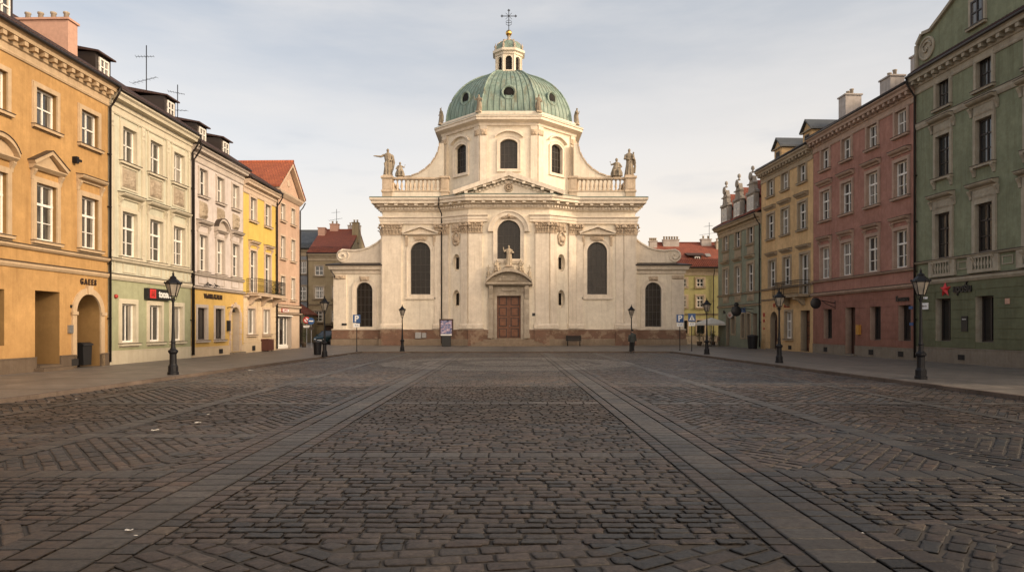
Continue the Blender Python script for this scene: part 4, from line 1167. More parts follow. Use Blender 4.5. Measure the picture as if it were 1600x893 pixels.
H.tr.done('cornice', H.trim, H.root)
door(H.root, cd, 1.2, .05, 2.0, .35, 'wood_dark', None, 2)
H.chimney(-24.6, 5.0, .9, .8, 13, 14.9, 'pinkp', 0); H.chimney(-23.3, 6.4, 1.1, .8, 13.5, 15.6, 'pinkp', 2); H.chimney(-20.8, 7.0, 1.6, .8, 13.5, 15.5, 'chim', 3); H.chimney(-20.2, 5.2, .8, .9, 13, 15.6, 'beige', 2)
H = BHouse(-33.0, -25.2, 88, 12.0, 'blue_grey_house', 'blue grey rendered house with slate roof behind the peach house')
H.trim = M['trim_y2']; H.rise = 3.0
for X in (-31.5, -29.2, -26.6): H.win(X, 1.1, 8.8, 10.4, 'pair', sw=.12, dep=.15); H.win(X, 1.1, 5.4, 7.2, 'tall', sw=.12, dep=.15)
H.cornice(11.4, .5, .4, 0); H.wall(M['bluegrey'], rmat=M['trim_y2'], depth=11); H.roof(M['slate'], depth=11, pipe=H.W-.1)
H.tr.done('cornice', H.trim, H.root)
H = BHouse(-27.0, -23.9, 80, 3.6, 'brick_shed', 'low dark outbuilding with steep red lean to roof in the side street')
H.trim = M['trim_y2']; cd = H.hole(-24.7, 1.1, .15, 2.4, None, .3)
H.rise = 0; H.wall(M['beige'], rmat=M['beige'], depth=4.9); door(H.root, cd, 1.1, .05, 2.3, .25, 'wood_dark', None, 1)
b = MB(); b.prism([(-.2, H.eave+1.9), (H.W+.2, H.eave-.3), (H.W+.2, H.eave-.15), (-.2, H.eave+2.1)], -.4, 4.9); b.done('roof', M['tile'], H.root)
H = BHouse(-19.0, 17.0, 112, 8.0, 'far_town_house', 'long pale house closing the street behind the church')
H.trim = M['trim_y2']; H.rise = 3
for k in range(12): H.win(-17.2+3*k, 1.1, 4.6, 6.4, 'pair', sw=.12, dep=.15)
H.cornice(7.4, .5, .4, 0); H.wall(M['trim_w'], rmat=M['trim_y2']); H.roof(M['tile']); H.tr.done('cornice', H.trim, H.root)

# ------------------------------------------------------------------ church
CX, CY = 0.0, 67.0
CH = empty('church', (CX, CY, .1), 0, 'large cream baroque church with green copper dome closing the square', 'church')
T0 = Matrix.Translation((-CX, -CY, -.1))
def CB(M2=None):
    b = MB(); b.M = T0 if M2 is None else T0 @ M2; return b
def seg(A, B):
    d = (Vector(B)-Vector(A)); L = d.length; d.normalize()
    m = Matrix(((d.x, -d.y, 0, A[0]), (d.y, d.x, 0, A[1]), (0, 0, 1, 0), (0, 0, 0, 1)))
    return m, L
def cwin(parent, m, x, z, w, h, style, y=.3, name='window', fm='lead_bar'):
    o = put_window(CH, 0, 0, w, h, style, fm, 'glass_c', 0, name=name)
    o.matrix_local = T0 @ m @ Matrix.Translation((x, y, z)); return o
def capital(b, x0, x1, z0, z1, p=.16, mi=0):
    """corinthian capital: bell, two rows of leaves, corner volutes, abacus"""
    w = x1-x0; h = z1-z0; y = -p
    b.box(x0, x1, y-.03, 0, z0, z1-.12, mi); b.box(x0-.12, x1+.12, y-.2, 0, z1-.12, z1, mi)
    b.box(x0-.04, x1+.04, y-.08, 0, z0-.07, z0, mi)
    for r, (zz, lh) in enumerate(((z0, h*.42), (z0+h*.3, h*.42))):
        n = max(2, round(w/.3)) + (r % 2)
        for i in range(n):
            cx = x0 + w*(i+.5)/n; lw = w/n*.44
            pr = [(0, -.04), (.3, -.1), (.6, -.13), (.85, -.2), (1., -.3), (.86, -.34)]
            for k in range(len(pr)-1):
                wa = lw*(1-.5*abs(pr[k][0]-.35)); wb = lw*(1-.5*abs(pr[k+1][0]-.35))
                za, zb = zz+lh*pr[k][0], zz+lh*pr[k+1][0]; ya, yb = y+pr[k][1]-r*.02, y+pr[k+1][1]-r*.02
                b.face([(cx-wa, ya+.03, za), (cx, ya-.03, za), (cx, yb-.03, zb), (cx-wb, yb+.03, zb)], mi)
                b.face([(cx, ya-.03, za), (cx+wa, ya+.03, za), (cx+wb, yb+.03, zb), (cx, yb-.03, zb)], mi)
    for cx in (x0+.06, x1-.06): b.lathe([(.05, 0), (.17, .02), (.17, .1), (.08, .13)], 12, (cx, y-.12, z1-.3), mi, axis='y')
    b.lathe([(.04, 0), (.12, .03), (.05, .08)], 8, ((x0+x1)/2, y-.1, z1-.16), mi, axis='y')
    n = max(1, round(w/.6))
    for i in range(n): b.lathe([(.03, 0), (.09, .02), (.05, .06)], 8, (x0+w*(i+.5)/n, y-.14, z1-.35), mi, axis='y')
def pilaster(b0, x0, x1, z0=1.75, z1=12.25, p=.16, ch=1.05):
    b = MB(); b.M = b0.M
    b.box(x0, x1, -p, 0, z0+.5, z1-ch, 0)
    b.prism_x([(0, z0), (-p-.22, z0), (-p-.22, z0+.22), (-p-.14, z0+.26), (-p-.16, z0+.36), (-p-.05, z0+.5), (0, z0+.5)], x0-.12, x1+.12, 0)
    pi = b.done('pilaster', pm, CH)
    b = MB(); b.M = b0.M
    capital(b, x0, x1, z1-ch, z1, p, 0); b.done('capital', M['cstone'], pi)
pm = [M['church2'], M['cstone']]
PL = [(-12.7, 86), (-12.7, 68.6), (-6.75, 68.6), (-3.95, 67), (3.95, 67), (6.75, 68.6), (12.7, 68.6), (12.7, 86)]
ZT = 13.65
wallm = [M['church'], M['church'], M['church2']]
pm = [M['church2'], M['cstone']]
# walls
m, L = seg(PL[3], PL[4]); b = CB(m); c = L/2
b.facade(0, L, 0, ZT, [(c-1.17, c+1.17, .85, 5.0, None, .45), (c-1.13, c+1.13, 8.6, 12.4, 'round', .4)], 0, 1)
b.done('centre_wall', wallm, CH)
b = CB(m)
for x0, x1 in ((.0, 1.35), (L-1.35, L)): pilaster(b, x0, x1)
center = m
cwin(CH, m, c, 8.6, 2.26, 3.8, 'roundlead')
b = CB(m)
o_ = outline(c-1.13, c+1.13, 8.6, 12.4, 'round'); b.band(o_, .3, -.08, 0); b.band(offset(o_, .3), .12, -.16, 0)
arc = [(c+(1.55)*math.cos(t), 11.27+1.55*math.sin(t)) for t in [PI*k/20 for k in range(21)]]
for k in range(20):
    p, q = arc[k], arc[k+1]; f = 1.24
    b.prism([p, q, (c+(q[0]-c)*f, 11.27+(q[1]-11.27)*f), (c+(p[0]-c)*f, 11.27+(p[1]-11.27)*f)], -.32, 0)
    f2 = 1.32; b.prism([(c+(p[0]-c)*f, 11.27+(p[1]-11.27)*f), (c+(q[0]-c)*f, 11.27+(q[1]-11.27)*f), (c+(q[0]-c)*f2, 11.27+(q[1]-11.27)*f2), (c+(p[0]-c)*f2, 11.27+(p[1]-11.27)*f2)], -.42, 0)
b.box(c-1.45, c+1.45, -.2, 0, 8.35, 8.5)
relief(b, c-.95, c+.95, 12.48, 13.15, .22, 26, 2, mi=1, y=-.08)
b.lathe([(.1, 0), (.3, .1), (.12, .25)], 10, (c, -.1, 12.85), 1, axis='y')
b.done('window_surround', pm, CH)
for side in (-1, 1):
    A, B = (PL[1], PL[2]) if side < 0 else (PL[5], PL[6])
    m, L = seg(A, B); wx = 3.83 if side < 0 else L-3.83
    b = CB(m); b.facade(0, L, 0, ZT, [(wx-1., wx+1., 5.2, 10.45, 'round', .4)], 0, 1); b.done('wing_wall', wallm, CH)
    b = CB(m)
    if side < 0: pilaster(b, .0, 1.95); pilaster(b, L-.7, L-.05)
    else: pilaster(b, L-1.13, L); pilaster(b, L-1.95, L-1.2, p=.09); pilaster(b, .05, .7)
    w = cwin(CH, m, wx, 5.2, 2.0, 5.25, 'roundlead')
    b = CB(m); o_ = outline(wx-1., wx+1., 5.2, 10.45, 'round'); b.band(o_, .3, -.08, 0); b.band(offset(o_, .3), .1, -.14, 0)
    # square outer frame, pediment on consoles
    for x in (wx-1.45, wx+1.45): b.box(x-.07, x+.07, -.05, 0, 4.75, 9.7)
    b.box(wx-1.52, wx+1.52, -.16, 0, 4.72, 4.9)
    z = 11.05
    b.prism_x([(0, z), (-.12, z), (-.4, z+.16), (-.4, z+.24), (0, z+.24)], wx-1.75, wx+1.75)
    for s in (1, -1): e = wx-s*1.75; b.prism([(e, z+.242), (wx, z+.85), (wx, z+1.05), (e-s*.1, z+.38)][::s], -.45, 0)
    b.prism([(wx-1.5, z+.242), (wx+1.5, z+.242), (wx, z+.83)], -.12, 0)
    for s in (-1, 1): b.prism_x([(0, z-1.0), (-.1, z-1.0), (-.14, z-.7), (-.3, z-.15), (-.3, z), (0, z)], wx+s*1.4-.12, wx+s*1.4+.12, 1)
    relief(b, wx-.7, wx+.7, 10.55, 11.0, .2, 20, 3+side, mi=1, y=-.06)
    b.done('window_surround', pm, CH)
    # oblique side with two oval openings
    A, B = (PL[2], PL[3]) if side < 0 else (PL[4], PL[5])
    m, L = seg(A, B); ox = L*.55 if side < 0 else L*.45
    b = CB(m); b.facade(0, L, 0, ZT, [(ox-.47, ox+.47, 7.4, 9.15, 'oval', .5), (ox-.47, ox+.47, 3.8, 5.6, 'oval', .5)], 0, 1)
    for z0, z1 in ((7.4, 9.15), (3.8, 5.6)): b.face([(x, .49, z) for x, z in outline(ox-.47, ox+.47, z0, z1, 'oval')], 2)
    b.done('oblique_wall', wallm, CH)
    for z0, z1 in ((7.4, 9.15), (3.8, 5.6)):
        b = CB(m); b.box(ox-.3, ox-.0, .44, .48, z0+.3, z1-.3) if side < 0 else b.box(ox+.0, ox+.3, .44, .48, z0+.3, z1-.3); b.done('oval_window', M['glass_c'], CH)
    b = CB(m); pilaster(b, .05, .95 if side < 0 else .8); pilaster(b, L-(.8 if side < 0 else .95), L-.05)
    b = CB(m)
    for k in range(40):
        t = 2*PI*k/40; b.lathe([(.03, 0), (.13, .05), (.05, .12)], 6, (ox+.36*math.cos(t)*(1+.1*math.sin(5*t)), -.04, 10.7+.62*math.sin(t)), axis='y')
    b.lathe([(.1, 0), (.32, .02), (.28, .14), (.1, .2)], 16, (ox, -.02, 10.65), axis='y')
    relief(b, ox-.55, ox+.55, 11.3, 12.15, .3, 18, 7+side)
    b.done('cartouche', M['cstone'], CH)
    # side wall of the block
    A, B = (PL[0], PL[1]) if side < 0 else (PL[6], PL[7])
    m, L = seg(A, B); b = CB(m); b.facade(0, L, 0, ZT, [], 0, 1)
    b.done('side_wall', wallm, CH)
    b = CB(m); e = (L-2., L) if side < 0 else (0, 2.); pilaster(b, *e)
# plinth of stone and brick all round
base = PL
b = CB(); b.sweep([(.0, .0), (.30, .0), (.30, .68), (.24, .74), (0, .74)], [PL[0], PL[1], PL[2], PL[3], (-1.75, 67)]); b.sweep([(.0, .0), (.30, .0), (.30, .68), (.24, .74), (0, .74)], [(1.75, 67)]+PL[4:])
b.done('base_course', M['base_stone'], CH)
b = CB(); b.sweep([(0, .742), (.22, .742), (.22, 1.66), (0, 1.66)], [PL[0], PL[1], PL[2], PL[3], (-1.75, 67)]); b.sweep([(0, .742), (.22, .742), (.22, 1.66), (0, 1.66)], [(1.75, 67)]+PL[4:])
for x0, x1 in ((-12.75, -10.7), (-3.98, -2.5), (2.5, 3.98), (10.65, 12.75)):
    yy = 68.6 if abs(x0) > 5 else 67
    b.box(x0, x1, yy-.4, yy-.302 if False else yy-.225, 0, 1.66)
b.done('brick_base', M['cbrick'], CH)
b = CB(); pr = [(0, 1.662), (.26, 1.662), (.26, 1.72), (.18, 1.76), (0, 1.76)]
b.sweep(pr, [PL[0], PL[1], PL[2], PL[3], (-1.75, 67)]); b.sweep(pr, [(1.75, 67)]+PL[4:]); b.done('base_moulding', M['church2'], CH)
# entablature
pr = [(0, 12.25), (.2, 12.25), (.2, 12.5), (.26, 12.5), (.26, 12.78), (.38, 12.85), (.38, 12.95), (0, 12.97)]
b = CB(); b.sweep(pr, [PL[0], PL[1], PL[2], PL[3], (-2.05, 67)]); b.sweep(pr, [(2.05, 67)]+PL[4:]); b.done('architrave', M['church2'], CH)
b = CB(); b.sweep([(0, 13.45), (.12, 13.5), (.22, 13.62), (.22, 13.9), (.5, 13.98), (.5, 14.12), (.95, 14.2), (.95, 14.42), (1.08, 14.5), (1.12, 14.72), (0, 14.8)], PL)
for A, B in zip(PL, PL[1:]):
    m, L = seg(A, B); b.M = T0 @ m; n = int(L/.3)
    for i in range(n): x = L*(i+.5)/n; b.box(x-.085, x+.085, -.38, -.222, 13.64, 13.88)
    n = max(2, int(L/.95))
    for i in range(n): x = L*(i+.5)/n; b.box(x-.16, x+.16, -.85, -.502, 13.99, 14.16)
b.done('cornice', M['church2'], CH)
b = CB(); b.sweep([(1.1, 14.73), (1.1, 14.82), (-.5, 15.02), (-.5, 14.9)], PL); b.done('cornice_flashing', M['copper_dark'], CH)
b = CB(); b.prism_z([(x, y) for x, y in [(-12.5, 86), (-12.5, 68.8), (-6.7, 68.8), (-3.9, 67.2), (3.9, 67.2), (6.7, 68.8), (12.5, 68.8), (12.5, 86)]], 14.6, 14.98); b.done('roof', M['lead'], CH)
# pediment
b = CB(Matrix.Translation((0, 67, 0)))
b.prism([(-4.6, 14.82), (4.6, 14.82), (0, 16.25)], -.45, 5.2, 0)
sl = math.atan2(2.1, 5.3)
for s in (1, -1):
    b.prism([(s*-5.3, 14.76), (0, 16.55), (0, 16.98), (s*-5.45, 15.1)][::s], -1.05, 5.0, 0)
    b.prism([(s*-4.9, 14.83), (0, 16.3), (0, 16.548), (s*-5.0, 14.9)][::s], -.8, -.452, 0)
    for i in range(13):
        x = -s*(.3+i*.36); z = 16.3-(abs(x))*.335
        b.box(x-.09, x+.09, -.62, -.452, z-.27, z-.03)
    for i in range(5):
        x = -s*(.55+i*.9); z = 16.4-(abs(x))*.345; b.box(x-.15, x+.15, -1.05, -.752, z-.12, z+.1)
pedi = b.done('pediment', M['church2'], CH)
b = CB(Matrix.Translation((0, 67, 0))); b.lathe([(.42, 0), (.42, .1), (.32, .14), (.32, .06), (.05, .06)], 20, (0, -.45, 15.5), axis='y')
for k in range(8): b.lathe([(.03, 0), (.09, .1), (.03, .16)], 6, (.18*math.cos(k*PI/4), -.5, 15.5+.18*math.sin(k*PI/4)), axis='y')
b.done('rosette', M['cstone'], CH)
# balustrades
def balustrade(P, Q, name='balustrade'):
    m, L = seg(P, Q); b = CB(m)
    b.box(0, L, -.02, .5, 14.95, 15.55, 1); b.box(0, L, -.08, .56, 15.552, 15.68, 0); b.box(0, L, -.05, .5, 16.82, 17.0, 0)
    n = int(L/.42)
    for i in range(n):
        x = L*(i+.5)/n
        b.lathe([(.13, 0), (.13, .1), (.07, .16), (.15, .42), (.13, .52), (.06, .9), (.1, .98), (.12, 1.05), (.12, 1.14)], 10, (x, .24, 15.68))
    return b.done(name, [M['cstone'], M['church2']], CH)
for s in (-1, 1):
    P, Q = (-11.9, 68.8), (-6.75, 68.8)
    if s > 0: P, Q = (6.75, 68.8), (11.9, 68.8)
    balustrade(P, Q)
    if s < 0: balustrade((-12.45, 79), (-12.45, 69.9))
    else: balustrade((12.45, 69.9), (12.45, 79))
    for x0, x1, y0, y1 in ((11.75, 12.75, 68.7, 69.75), (6.1, 6.85, 68.72, 69.4)):
        b = CB()
        if s < 0: x0, x1 = -x1, -x0
        b.box(x0, x1, y0, y1, 14.95, 17.0); b.box(x0-.08, x1+.08, y0-.08, y1+.08, 15.5, 15.7); b.box(x0-.12, x1+.12, y0-.12, y1+.12, 16.9, 17.1); b.box(x0+.15, x1-.15, y0-.03, y0+.1, 15.85, 16.75)
        b.done('pedestal', M['cstone'], CH)
    # swept wall against the drum
    b = CB(); poly = [(7.0, 15.0), (7.0, 21.7), (7.45, 21.7), (7.5, 21.3), (7.65, 20.7), (7.95, 20.1), (8.4, 19.45), (9.0, 18.9), (9.7, 18.45), (10.5, 18.15), (11.2, 18.05), (11.2, 15.0)]
    poly = [(s*x, z) for x, z in poly][::s]
    b.prism(poly, 73.6, 74.4)
    for k in range(2, 10): pass
    b.done('swept_wall', M['church'], CH)
    b = CB(); pp_ = [(7.45, 21.7), (7.5, 21.3), (7.65, 20.7), (7.95, 20.1), (8.4, 19.45), (9.0, 18.9), (9.7, 18.45), (10.5, 18.15), (11.2, 18.05)]
    for p, q in zip(pp_, pp_[1:]):
        P_ = [(s*p[0], p[1]+.0), (s*q[0], q[1]+.0), (s*(q[0]+.04), q[1]+.14), (s*(p[0]+.1), p[1]+.1)][::s]; b.prism(P_, 73.5, 74.5)
    b.done('coping', M['cstone'], CH)
# drum
DC = (0, 78.0); AP = 7.2
def octside(k, ap):
    a = -PI/2 + k*PI/4; n = Vector((math.cos(a), math.sin(a))); d = Vector((-n.y, n.x)); h = ap*math.tan(PI/8)
    c = Vector(DC)+n*ap; return c-d*h, c+d*h
octp = [octside(k, AP)[0] for k in range(8)]
for k in range(8):
    A, B = octside(k, AP); m, L = seg(A, B); c = L/2
    b = CB(m); b.facade(0, L, 14.6, 23.0, [(c-.9, c+.9, 18.3, 21.4, 'seg', .35)], 0, 1)
    b.done('drum_wall', wallm, CH)
    w = cwin(CH, m, c, 18.3, 1.8, 3.1, 'seglead')
    b = CB(m); o_ = outline(c-.9, c+.9, 18.3, 21.4, 'seg'); b.band(o_, .26, -.1, 0); b.band(offset(o_, .26), .08, -.15, 0); b.box(c-1.25, c+1.25, -.2, 0, 17.98, 18.1)
    arc = toparc(c-1.45, c+1.45, 22.15, 'seg')
    for p, q in zip(arc, arc[1:]): b.prism([p, q, (q[0], q[1]+.2), (p[0], p[1]+.2)], -.34, 0)
    b.done('window_surround', M['church2'], CH)
    for x0, x1 in ((.0, .75), (L-.75, L)):
        b = CB(m); b.box(x0+.02, x1-.02, -.14, 0, 15.0, 21.8); b.box(x0+.02, x1-.02, -.16, 0, 21.9, 23.0)
        relief(b, x0+.05, x1-.05, 21.75, 22.4, .18, 10, k, mi=1, y=-.16)
        b.done('pilaster', pm, CH)
    b = CB(m); frame_panel(b, .85, L-.85, 15.2, 22.6, .03, .03); b.done('wall_panel', M['church2'], CH)
b = CB(); b.sweep([(0, 22.7), (.2, 22.75), (.25, 23.0), (.55, 23.1), (.85, 23.2), (.85, 23.45), (.95, 23.5), (.95, 23.62), (0, 23.75)], octp, closed=True); b.done('drum_cornice', M['church2'], CH)
b = CB(); b.sweep([(.35, 23.7), (.35, 24.1), (.3, 24.2), (-1., 24.3)], octp, closed=True); b.done('attic_band', M['church2'], CH)
b = CB(); b.sweep([(.93, 23.63), (.93, 23.67), (.34, 23.8)], octp, closed=True); b.done('cornice_flashing', M['copper_dark'], CH)
# dome
DA, DH, DZ = 6.85, 6.45, 24.2
TMAX = math.acos(1.6/DA); NT = 18
b = CB()
prof = [(DA*math.cos(TMAX*i/NT), DZ+DH*math.sin(TMAX*i/NT)) for i in range(NT+1)]
def dpt(k, f, i, out=0.):
    ap, z = prof[i]; A, B = octside(k, ap+out); p = A.lerp(B, f); return (p.x, p.y, z+out*.6*math.sin(TMAX*i/NT))
for k in range(8):
    for i in range(NT):
        b.face([dpt(k, 0, i), dpt(k, 1, i), dpt(k, 1, i+1), dpt(k, 0, i+1)], 0)
    for j in range(1, 9):           # standing seams, dying out towards the top
        f = j/9; top = NT if j in (3, 6) else NT-2
        for i in range(top):
            e = .012
            b.face([dpt(k, f-e, i), dpt(k, f, i, .04), dpt(k, f, i+1, .04), dpt(k, f-e, i+1)], 1); b.face([dpt(k, f, i, .04), dpt(k, f+e, i), dpt(k, f+e, i+1), dpt(k, f, i+1, .04)], 1)
    b.tube([dpt(k, 0, i, .02) for i in range(NT+1)], .11, 6, 0)
b.sweep([(-.9, 24.05), (-.1, 24.25), (-.35, 24.5)], octp, closed=True)
b.done('dome', [M['copper'], M['copper_dark']], CH)
for k in range(8):
    a = -PI/2 + k*PI/4; m = Matrix.Translation((DC[0], DC[1], 0)) @ Matrix.Rotation(a+PI/2, 4, 'Z') @ Matrix.Translation((0, -6.15, 26.45))
    b = CB(m); b.lathe([(.6, -1.2), (.64, .35), (.8, .37), (.8, .52), (.62, .55), (.56, .36)], 20, (0, 0, 0), axis='y'); w = b.done('dormer_window', M['copper'], CH)
    b = CB(m); b.lathe([(.02, .2), (.6, .2), (.6, .37), (.02, .37)], 18, (0, 0, 0), axis='y'); b.done('pane', M['dark'], w)
# lantern
LZ = 30.35
def ring(b, ap, z0, z1, mi=0, ap2=None):
    P = [octside(k, ap)[0] for k in range(8)]; Q = [octside(k, ap2 or ap)[0] for k in range(8)]
    for k in range(8):
        l = (k+1) % 8; b.face([(*P[k], z0), (*P[l], z0), (*Q[l], z1), (*Q[k], z1)], mi)
b = CB()
b.sweep([(0, LZ-.3), (.25, LZ-.2), (.25, LZ+.1), (0, LZ+.2)], [octside(k, 1.5)[0] for k in range(8)], closed=True)
for k in range(8):
    A, B = octside(k, 1.42); m, L = seg(A, B); b.M = T0 @ m; c = L/2
    b.facade(0, L, LZ-.3, 32.6, [(c-.36, c+.36, 30.75, 32.35, 'round', .25)], 0, 1)
    b.band(outline(c-.36, c+.36, 30.75, 32.35, 'round'), .08, -.04, 0)
    b.box(-.08, .1, -.08, .02, LZ, 32.5)
b.M = T0
b.sweep([(0, 32.5), (.12, 32.55), (.15, 32.75), (.38, 32.85), (.4, 33.1), (0, 33.2)], [octside(k, 1.42)[0] for k in range(8)], closed=True)
b.done('lantern', wallm, CH)
b = CB(); 
for k in range(8):
    A, B = octside(k, 1.2); m, L = seg(A, B); b.M = T0 @ m; b.face([(0, 0, 30.5), (L, 0, 30.5), (L, 0, 32.5), (0, 0, 32.5)])
    b.M = T0 @ m @ Matrix.Translation((0, -.12, 0))
    for z in (31.2, 31.7): b.box(L/2-.33, L/2+.33, -.02, .0, z, z+.04)
b.done('lantern_window', M['dark'], CH)
b = CB(); b.M = T0
pr = [(1.7, 33.15), (1.45, 33.3), (1.42, 33.6), (1.25, 34.0), (.9, 34.3), (.4, 34.5), (.3, 34.65)]
for (r0, z0), (r1, z1) in zip(pr, pr[1:]): ring(b, r0, z0, z1, 0, r1)
for k in range(8):
    p = octside(k, 1.5)[0]; b.lathe([(.12, 0), (.16, .15), (.08, .22), (.17, .45), (.1, .6), (.04, .62), (.05, .75), (.01, .85)], 8, (p.x, p.y, 33.15), 1)
    b.tube([(*octside(k, r)[0], z) for r, z in pr[1:]], .07, 5, 1)
b.lathe([(.3, 34.5), (.36, 34.65), (.2, 34.8), (.14, 35.0), (.22, 35.05), (.1, 35.15)], 12, (0, 78, 0), 1)
for k in range(4): 
    a = k*PI/2; b.lathe([(.1, 0), (.22, .12), (.18, .3), (.08, .45), (.12, .5), (.01, .6)], 8, (.55*math.cos(a), 78+.55*math.sin(a), 34.2), 1)
b.done('lantern_roof', [M['copper'], M['grey_stone']], CH)
b = CB(); b.lathe([(.02, 35.1)]+[(.36*math.sin(PI*k/10), 35.45-.36*math.cos(PI*k/10)) for k in range(1, 10)]+[(.02, 35.82)], 18, (0, 78, 0)); b.done('gilded_ball', M['gold'], CH)
b = CB(Matrix.Translation((0, 78, 0)))
b.tube([(0, 0, 35.8), (0, 0, 38.0)], .045, 6); b.tube([(-.72, 0, 37.4), (.72, 0, 37.4)], .04, 6)
b.tube([(-.35, 0, 37.75), (.35, 0, 37.05)], .022, 5); b.tube([(-.35, 0, 37.05), (.35, 0, 37.75)], .022, 5); b.tube([(-.3, 0, 36.65), (.3, 0, 36.65)], .03, 5)
for x, z in ((-.78, 37.4), (.78, 37.4), (0, 38.05)):
    for dx, dz in ((0, .09), (.09, 0), (-.09, 0), (0, -.09)): b.lathe([(.01, -.03), (.06, -.03), (.06, .03), (.01, .03)], 8, (x+dx, 0, z+dz), axis='y')
for s in (-1, 1): b.tube([(s*.02, 0, 36.3), (s*.3, 0, 36.45), (s*.32, 0, 36.8), (s*.05, 0, 36.95)], .025, 5)
b.done('cross', M['iron'], CH)
# side chapels
for s in (-1, 1):
    A, B = ((-17.75, 69.2), (-12.72, 69.2)) if s < 0 else ((12.72, 69.2), (17.75, 69.2))
    m, L = seg(A, B); wx = 3.12 if s < 0 else L-3.12
    Z = 7.5
    b = CB(m); b.facade(0, L, 0, Z+.6, [(wx-.82, wx+.82, 1.95, 6.45, 'round', .4)], 0, 1)
    xo = 0 if s < 0 else L
    b.face([(xo, 0, 0), (xo, 0, Z+.6), (xo, 14, Z+.6), (xo, 14, 0)]); b.face([(0, 0, Z+.6), (L, 0, Z+.6), (L, 14, Z+.6), (0, 14, Z+.6)])
    cw = b.done('chapel_wall', wallm, CH)
    cwin(CH, m, wx, 1.95, 1.64, 4.5, 'roundlead')
    b = CB(m); o_ = outline(wx-.82, wx+.82, 1.95, 6.45, 'round'); b.band(o_, .24, -.06, 0); b.band(offset(o_, .24), .2, -.1, 0)
    b.box(wx-1.1, wx+1.1, -.16, 0, 1.72, 1.88); relief(b, wx-.5, wx+.5, 6.6, 7.05, .2, 14, 5+s, 1, -.06)
    b.done('window_surround', pm, CH)
    b = CB(m); e = (.0, 1.3) if s < 0 else (L-1.3, L)
    b.box(e[0], e[1], -.1, 0, 1.75, 7.2); relief(b, e[0]+.05, e[1]-.05, 6.75, 7.15, .15, 14, 2, 1, -.1); b.done('pilaster', pm, CH)
    path = [(-17.75, 84), A, B] if s < 0 else [A, B, (17.75, 84)]
    b = CB(); b.sweep([(0, 7.3), (.12, 7.35), (.15, 7.6), (.4, 7.75), (.45, 8.0), (.6, 8.1), (0, 8.15)], path); b.done('cornice', M['church2'], CH)
    b = CB(); b.sweep([(.58, 8.1), (.7, 8.14), (.68, 8.22), (-1.2, 8.62), (-5, 8.9)], path); b.done('chapel_roof', M['gutter'], CH)
    b = CB(); b.sweep([(0, 0), (.24, 0), (.24, .7), (0, .74)], path); b.done('base_course', M['base_stone'], CH)
    b = CB(); b.sweep([(0, .742), (.16, .742), (.16, 1.64), (0, 1.64)], path); b.done('brick_base', M['cbrick'], CH)
    b = CB(); b.sweep([(0, 1.642), (.2, 1.642), (.2, 1.7), (0, 1.76)], path); b.done('base_moulding', M['church2'], CH)
    # volute wall over the chapel
    cur = [(12.7, 11.1), (13.0, 10.75), (13.5, 10.35), (14.2, 9.95), (15.0, 9.7), (15.8, 9.62), (16.5, 9.68), (17.0, 9.72)]
    poly = [(s*x, z) for x, z in cur] + [(s*17.35, 9.4), (s*17.45, 9.1), (s*17.35, 8.75), (s*17.0, 8.45), (s*12.7, 8.45)]
    b = CB(); b.prism(poly[::s], 69.5, 70.3)
    for p, q in zip(cur, cur[1:]):
        b.prism([(s*p[0], p[1]), (s*q[0], q[1]), (s*q[0], q[1]+.16), (s*p[0], p[1]+.16)][::s], 69.38, 70.4)
    b.tube([(s*(16.9+(.58-.045*k)*math.cos(PI/2-k*.6)), 69.42, 9.18+(.58-.045*k)*math.sin(PI/2-k*.6)) for k in range(13)], .075, 6)
    b.lathe([(.64, 0), (.64, .06), (.55, .08), (.55, .03)], 22, (s*16.9, 69.5, 9.18), axis='y')
    b.done('volute_wall', M['church2'], CH)
b = CB(); b.tube([(-17.9, 69.0, 8.05), (-17.95, 68.9, 7.6), (-17.6, 69.0, 7.1), (-17.6, 69.0, 6.9)], .06, 6); b.done('gutter_spout', M['gutter'], CH)
b = CB(); b.tube([(-6.9, 67.4, 14.7), (-6.95, 67.6, 13.8), (-6.7, 68.1, 13.2), (-6.72, 68.28, 12.6), (-6.72, 68.28, .3)], .06, 8); b.done('downpipe', M['gutter'], CH)
# portal
m, L = seg(PL[3], PL[4]); c = L/2
door(CH, 0, 2.34, .75, 4.9, .4, 'wood')
b = CB(Matrix.Translation((0, 67, 0)))
b.band(outline(-1.17, 1.17, .85, 5.0), .3, -.16, 0)
for s in (-1, 1):
    b.box(s*1.5, s*2.0, -.3, 0, .85, 5.9); b.box(s*1.46, s*2.06, -.36, 0, .85, 1.3); b.prism_x([(0, 4.7), (-.36, 4.7), (-.42, 5.1), (-.62, 5.7), (-.62, 5.95), (0, 5.95)], s*1.56, s*1.94)
b.box(-1.5, 1.5, -.2, 0, 5.32, 5.9); relief(b, -.9, .9, 5.4, 5.85, .14, 22, 8, y=-.2)
b.prism_x([(0, 5.95), (-.6, 5.95), (-.85, 6.1), (-.85, 6.25), (0, 6.25)], -2.3, 2.3)
hw, h_ = 2.25, 1.05; Rr = (hw*hw+h_*h_)/(2*h_); t0 = math.asin(hw/Rr); cz = 6.25+h_-Rr
ap_ = [(Rr*math.sin(-t0+2*t0*k/18), cz+Rr*math.cos(-t0+2*t0*k/18)) for k in range(19)]
for p, q in zip(ap_, ap_[1:]): b.prism([p, q, (q[0], q[1]+.24), (p[0], p[1]+.24)], -.9, 0)
b.prism([(-2.2, 6.252), (2.2, 6.252)] + [(x, z-.01) for x, z in ap_[::-1][1:-1]], -.25, 0)
relief(b, -1.3, 1.3, 6.35, 7.0, .2, 26, 9, y=-.25)
b.box(-.5, .5, -.7, 0, 7.5, 7.8)
b.done('portal', M['grey_stone'], CH)
b = CB()
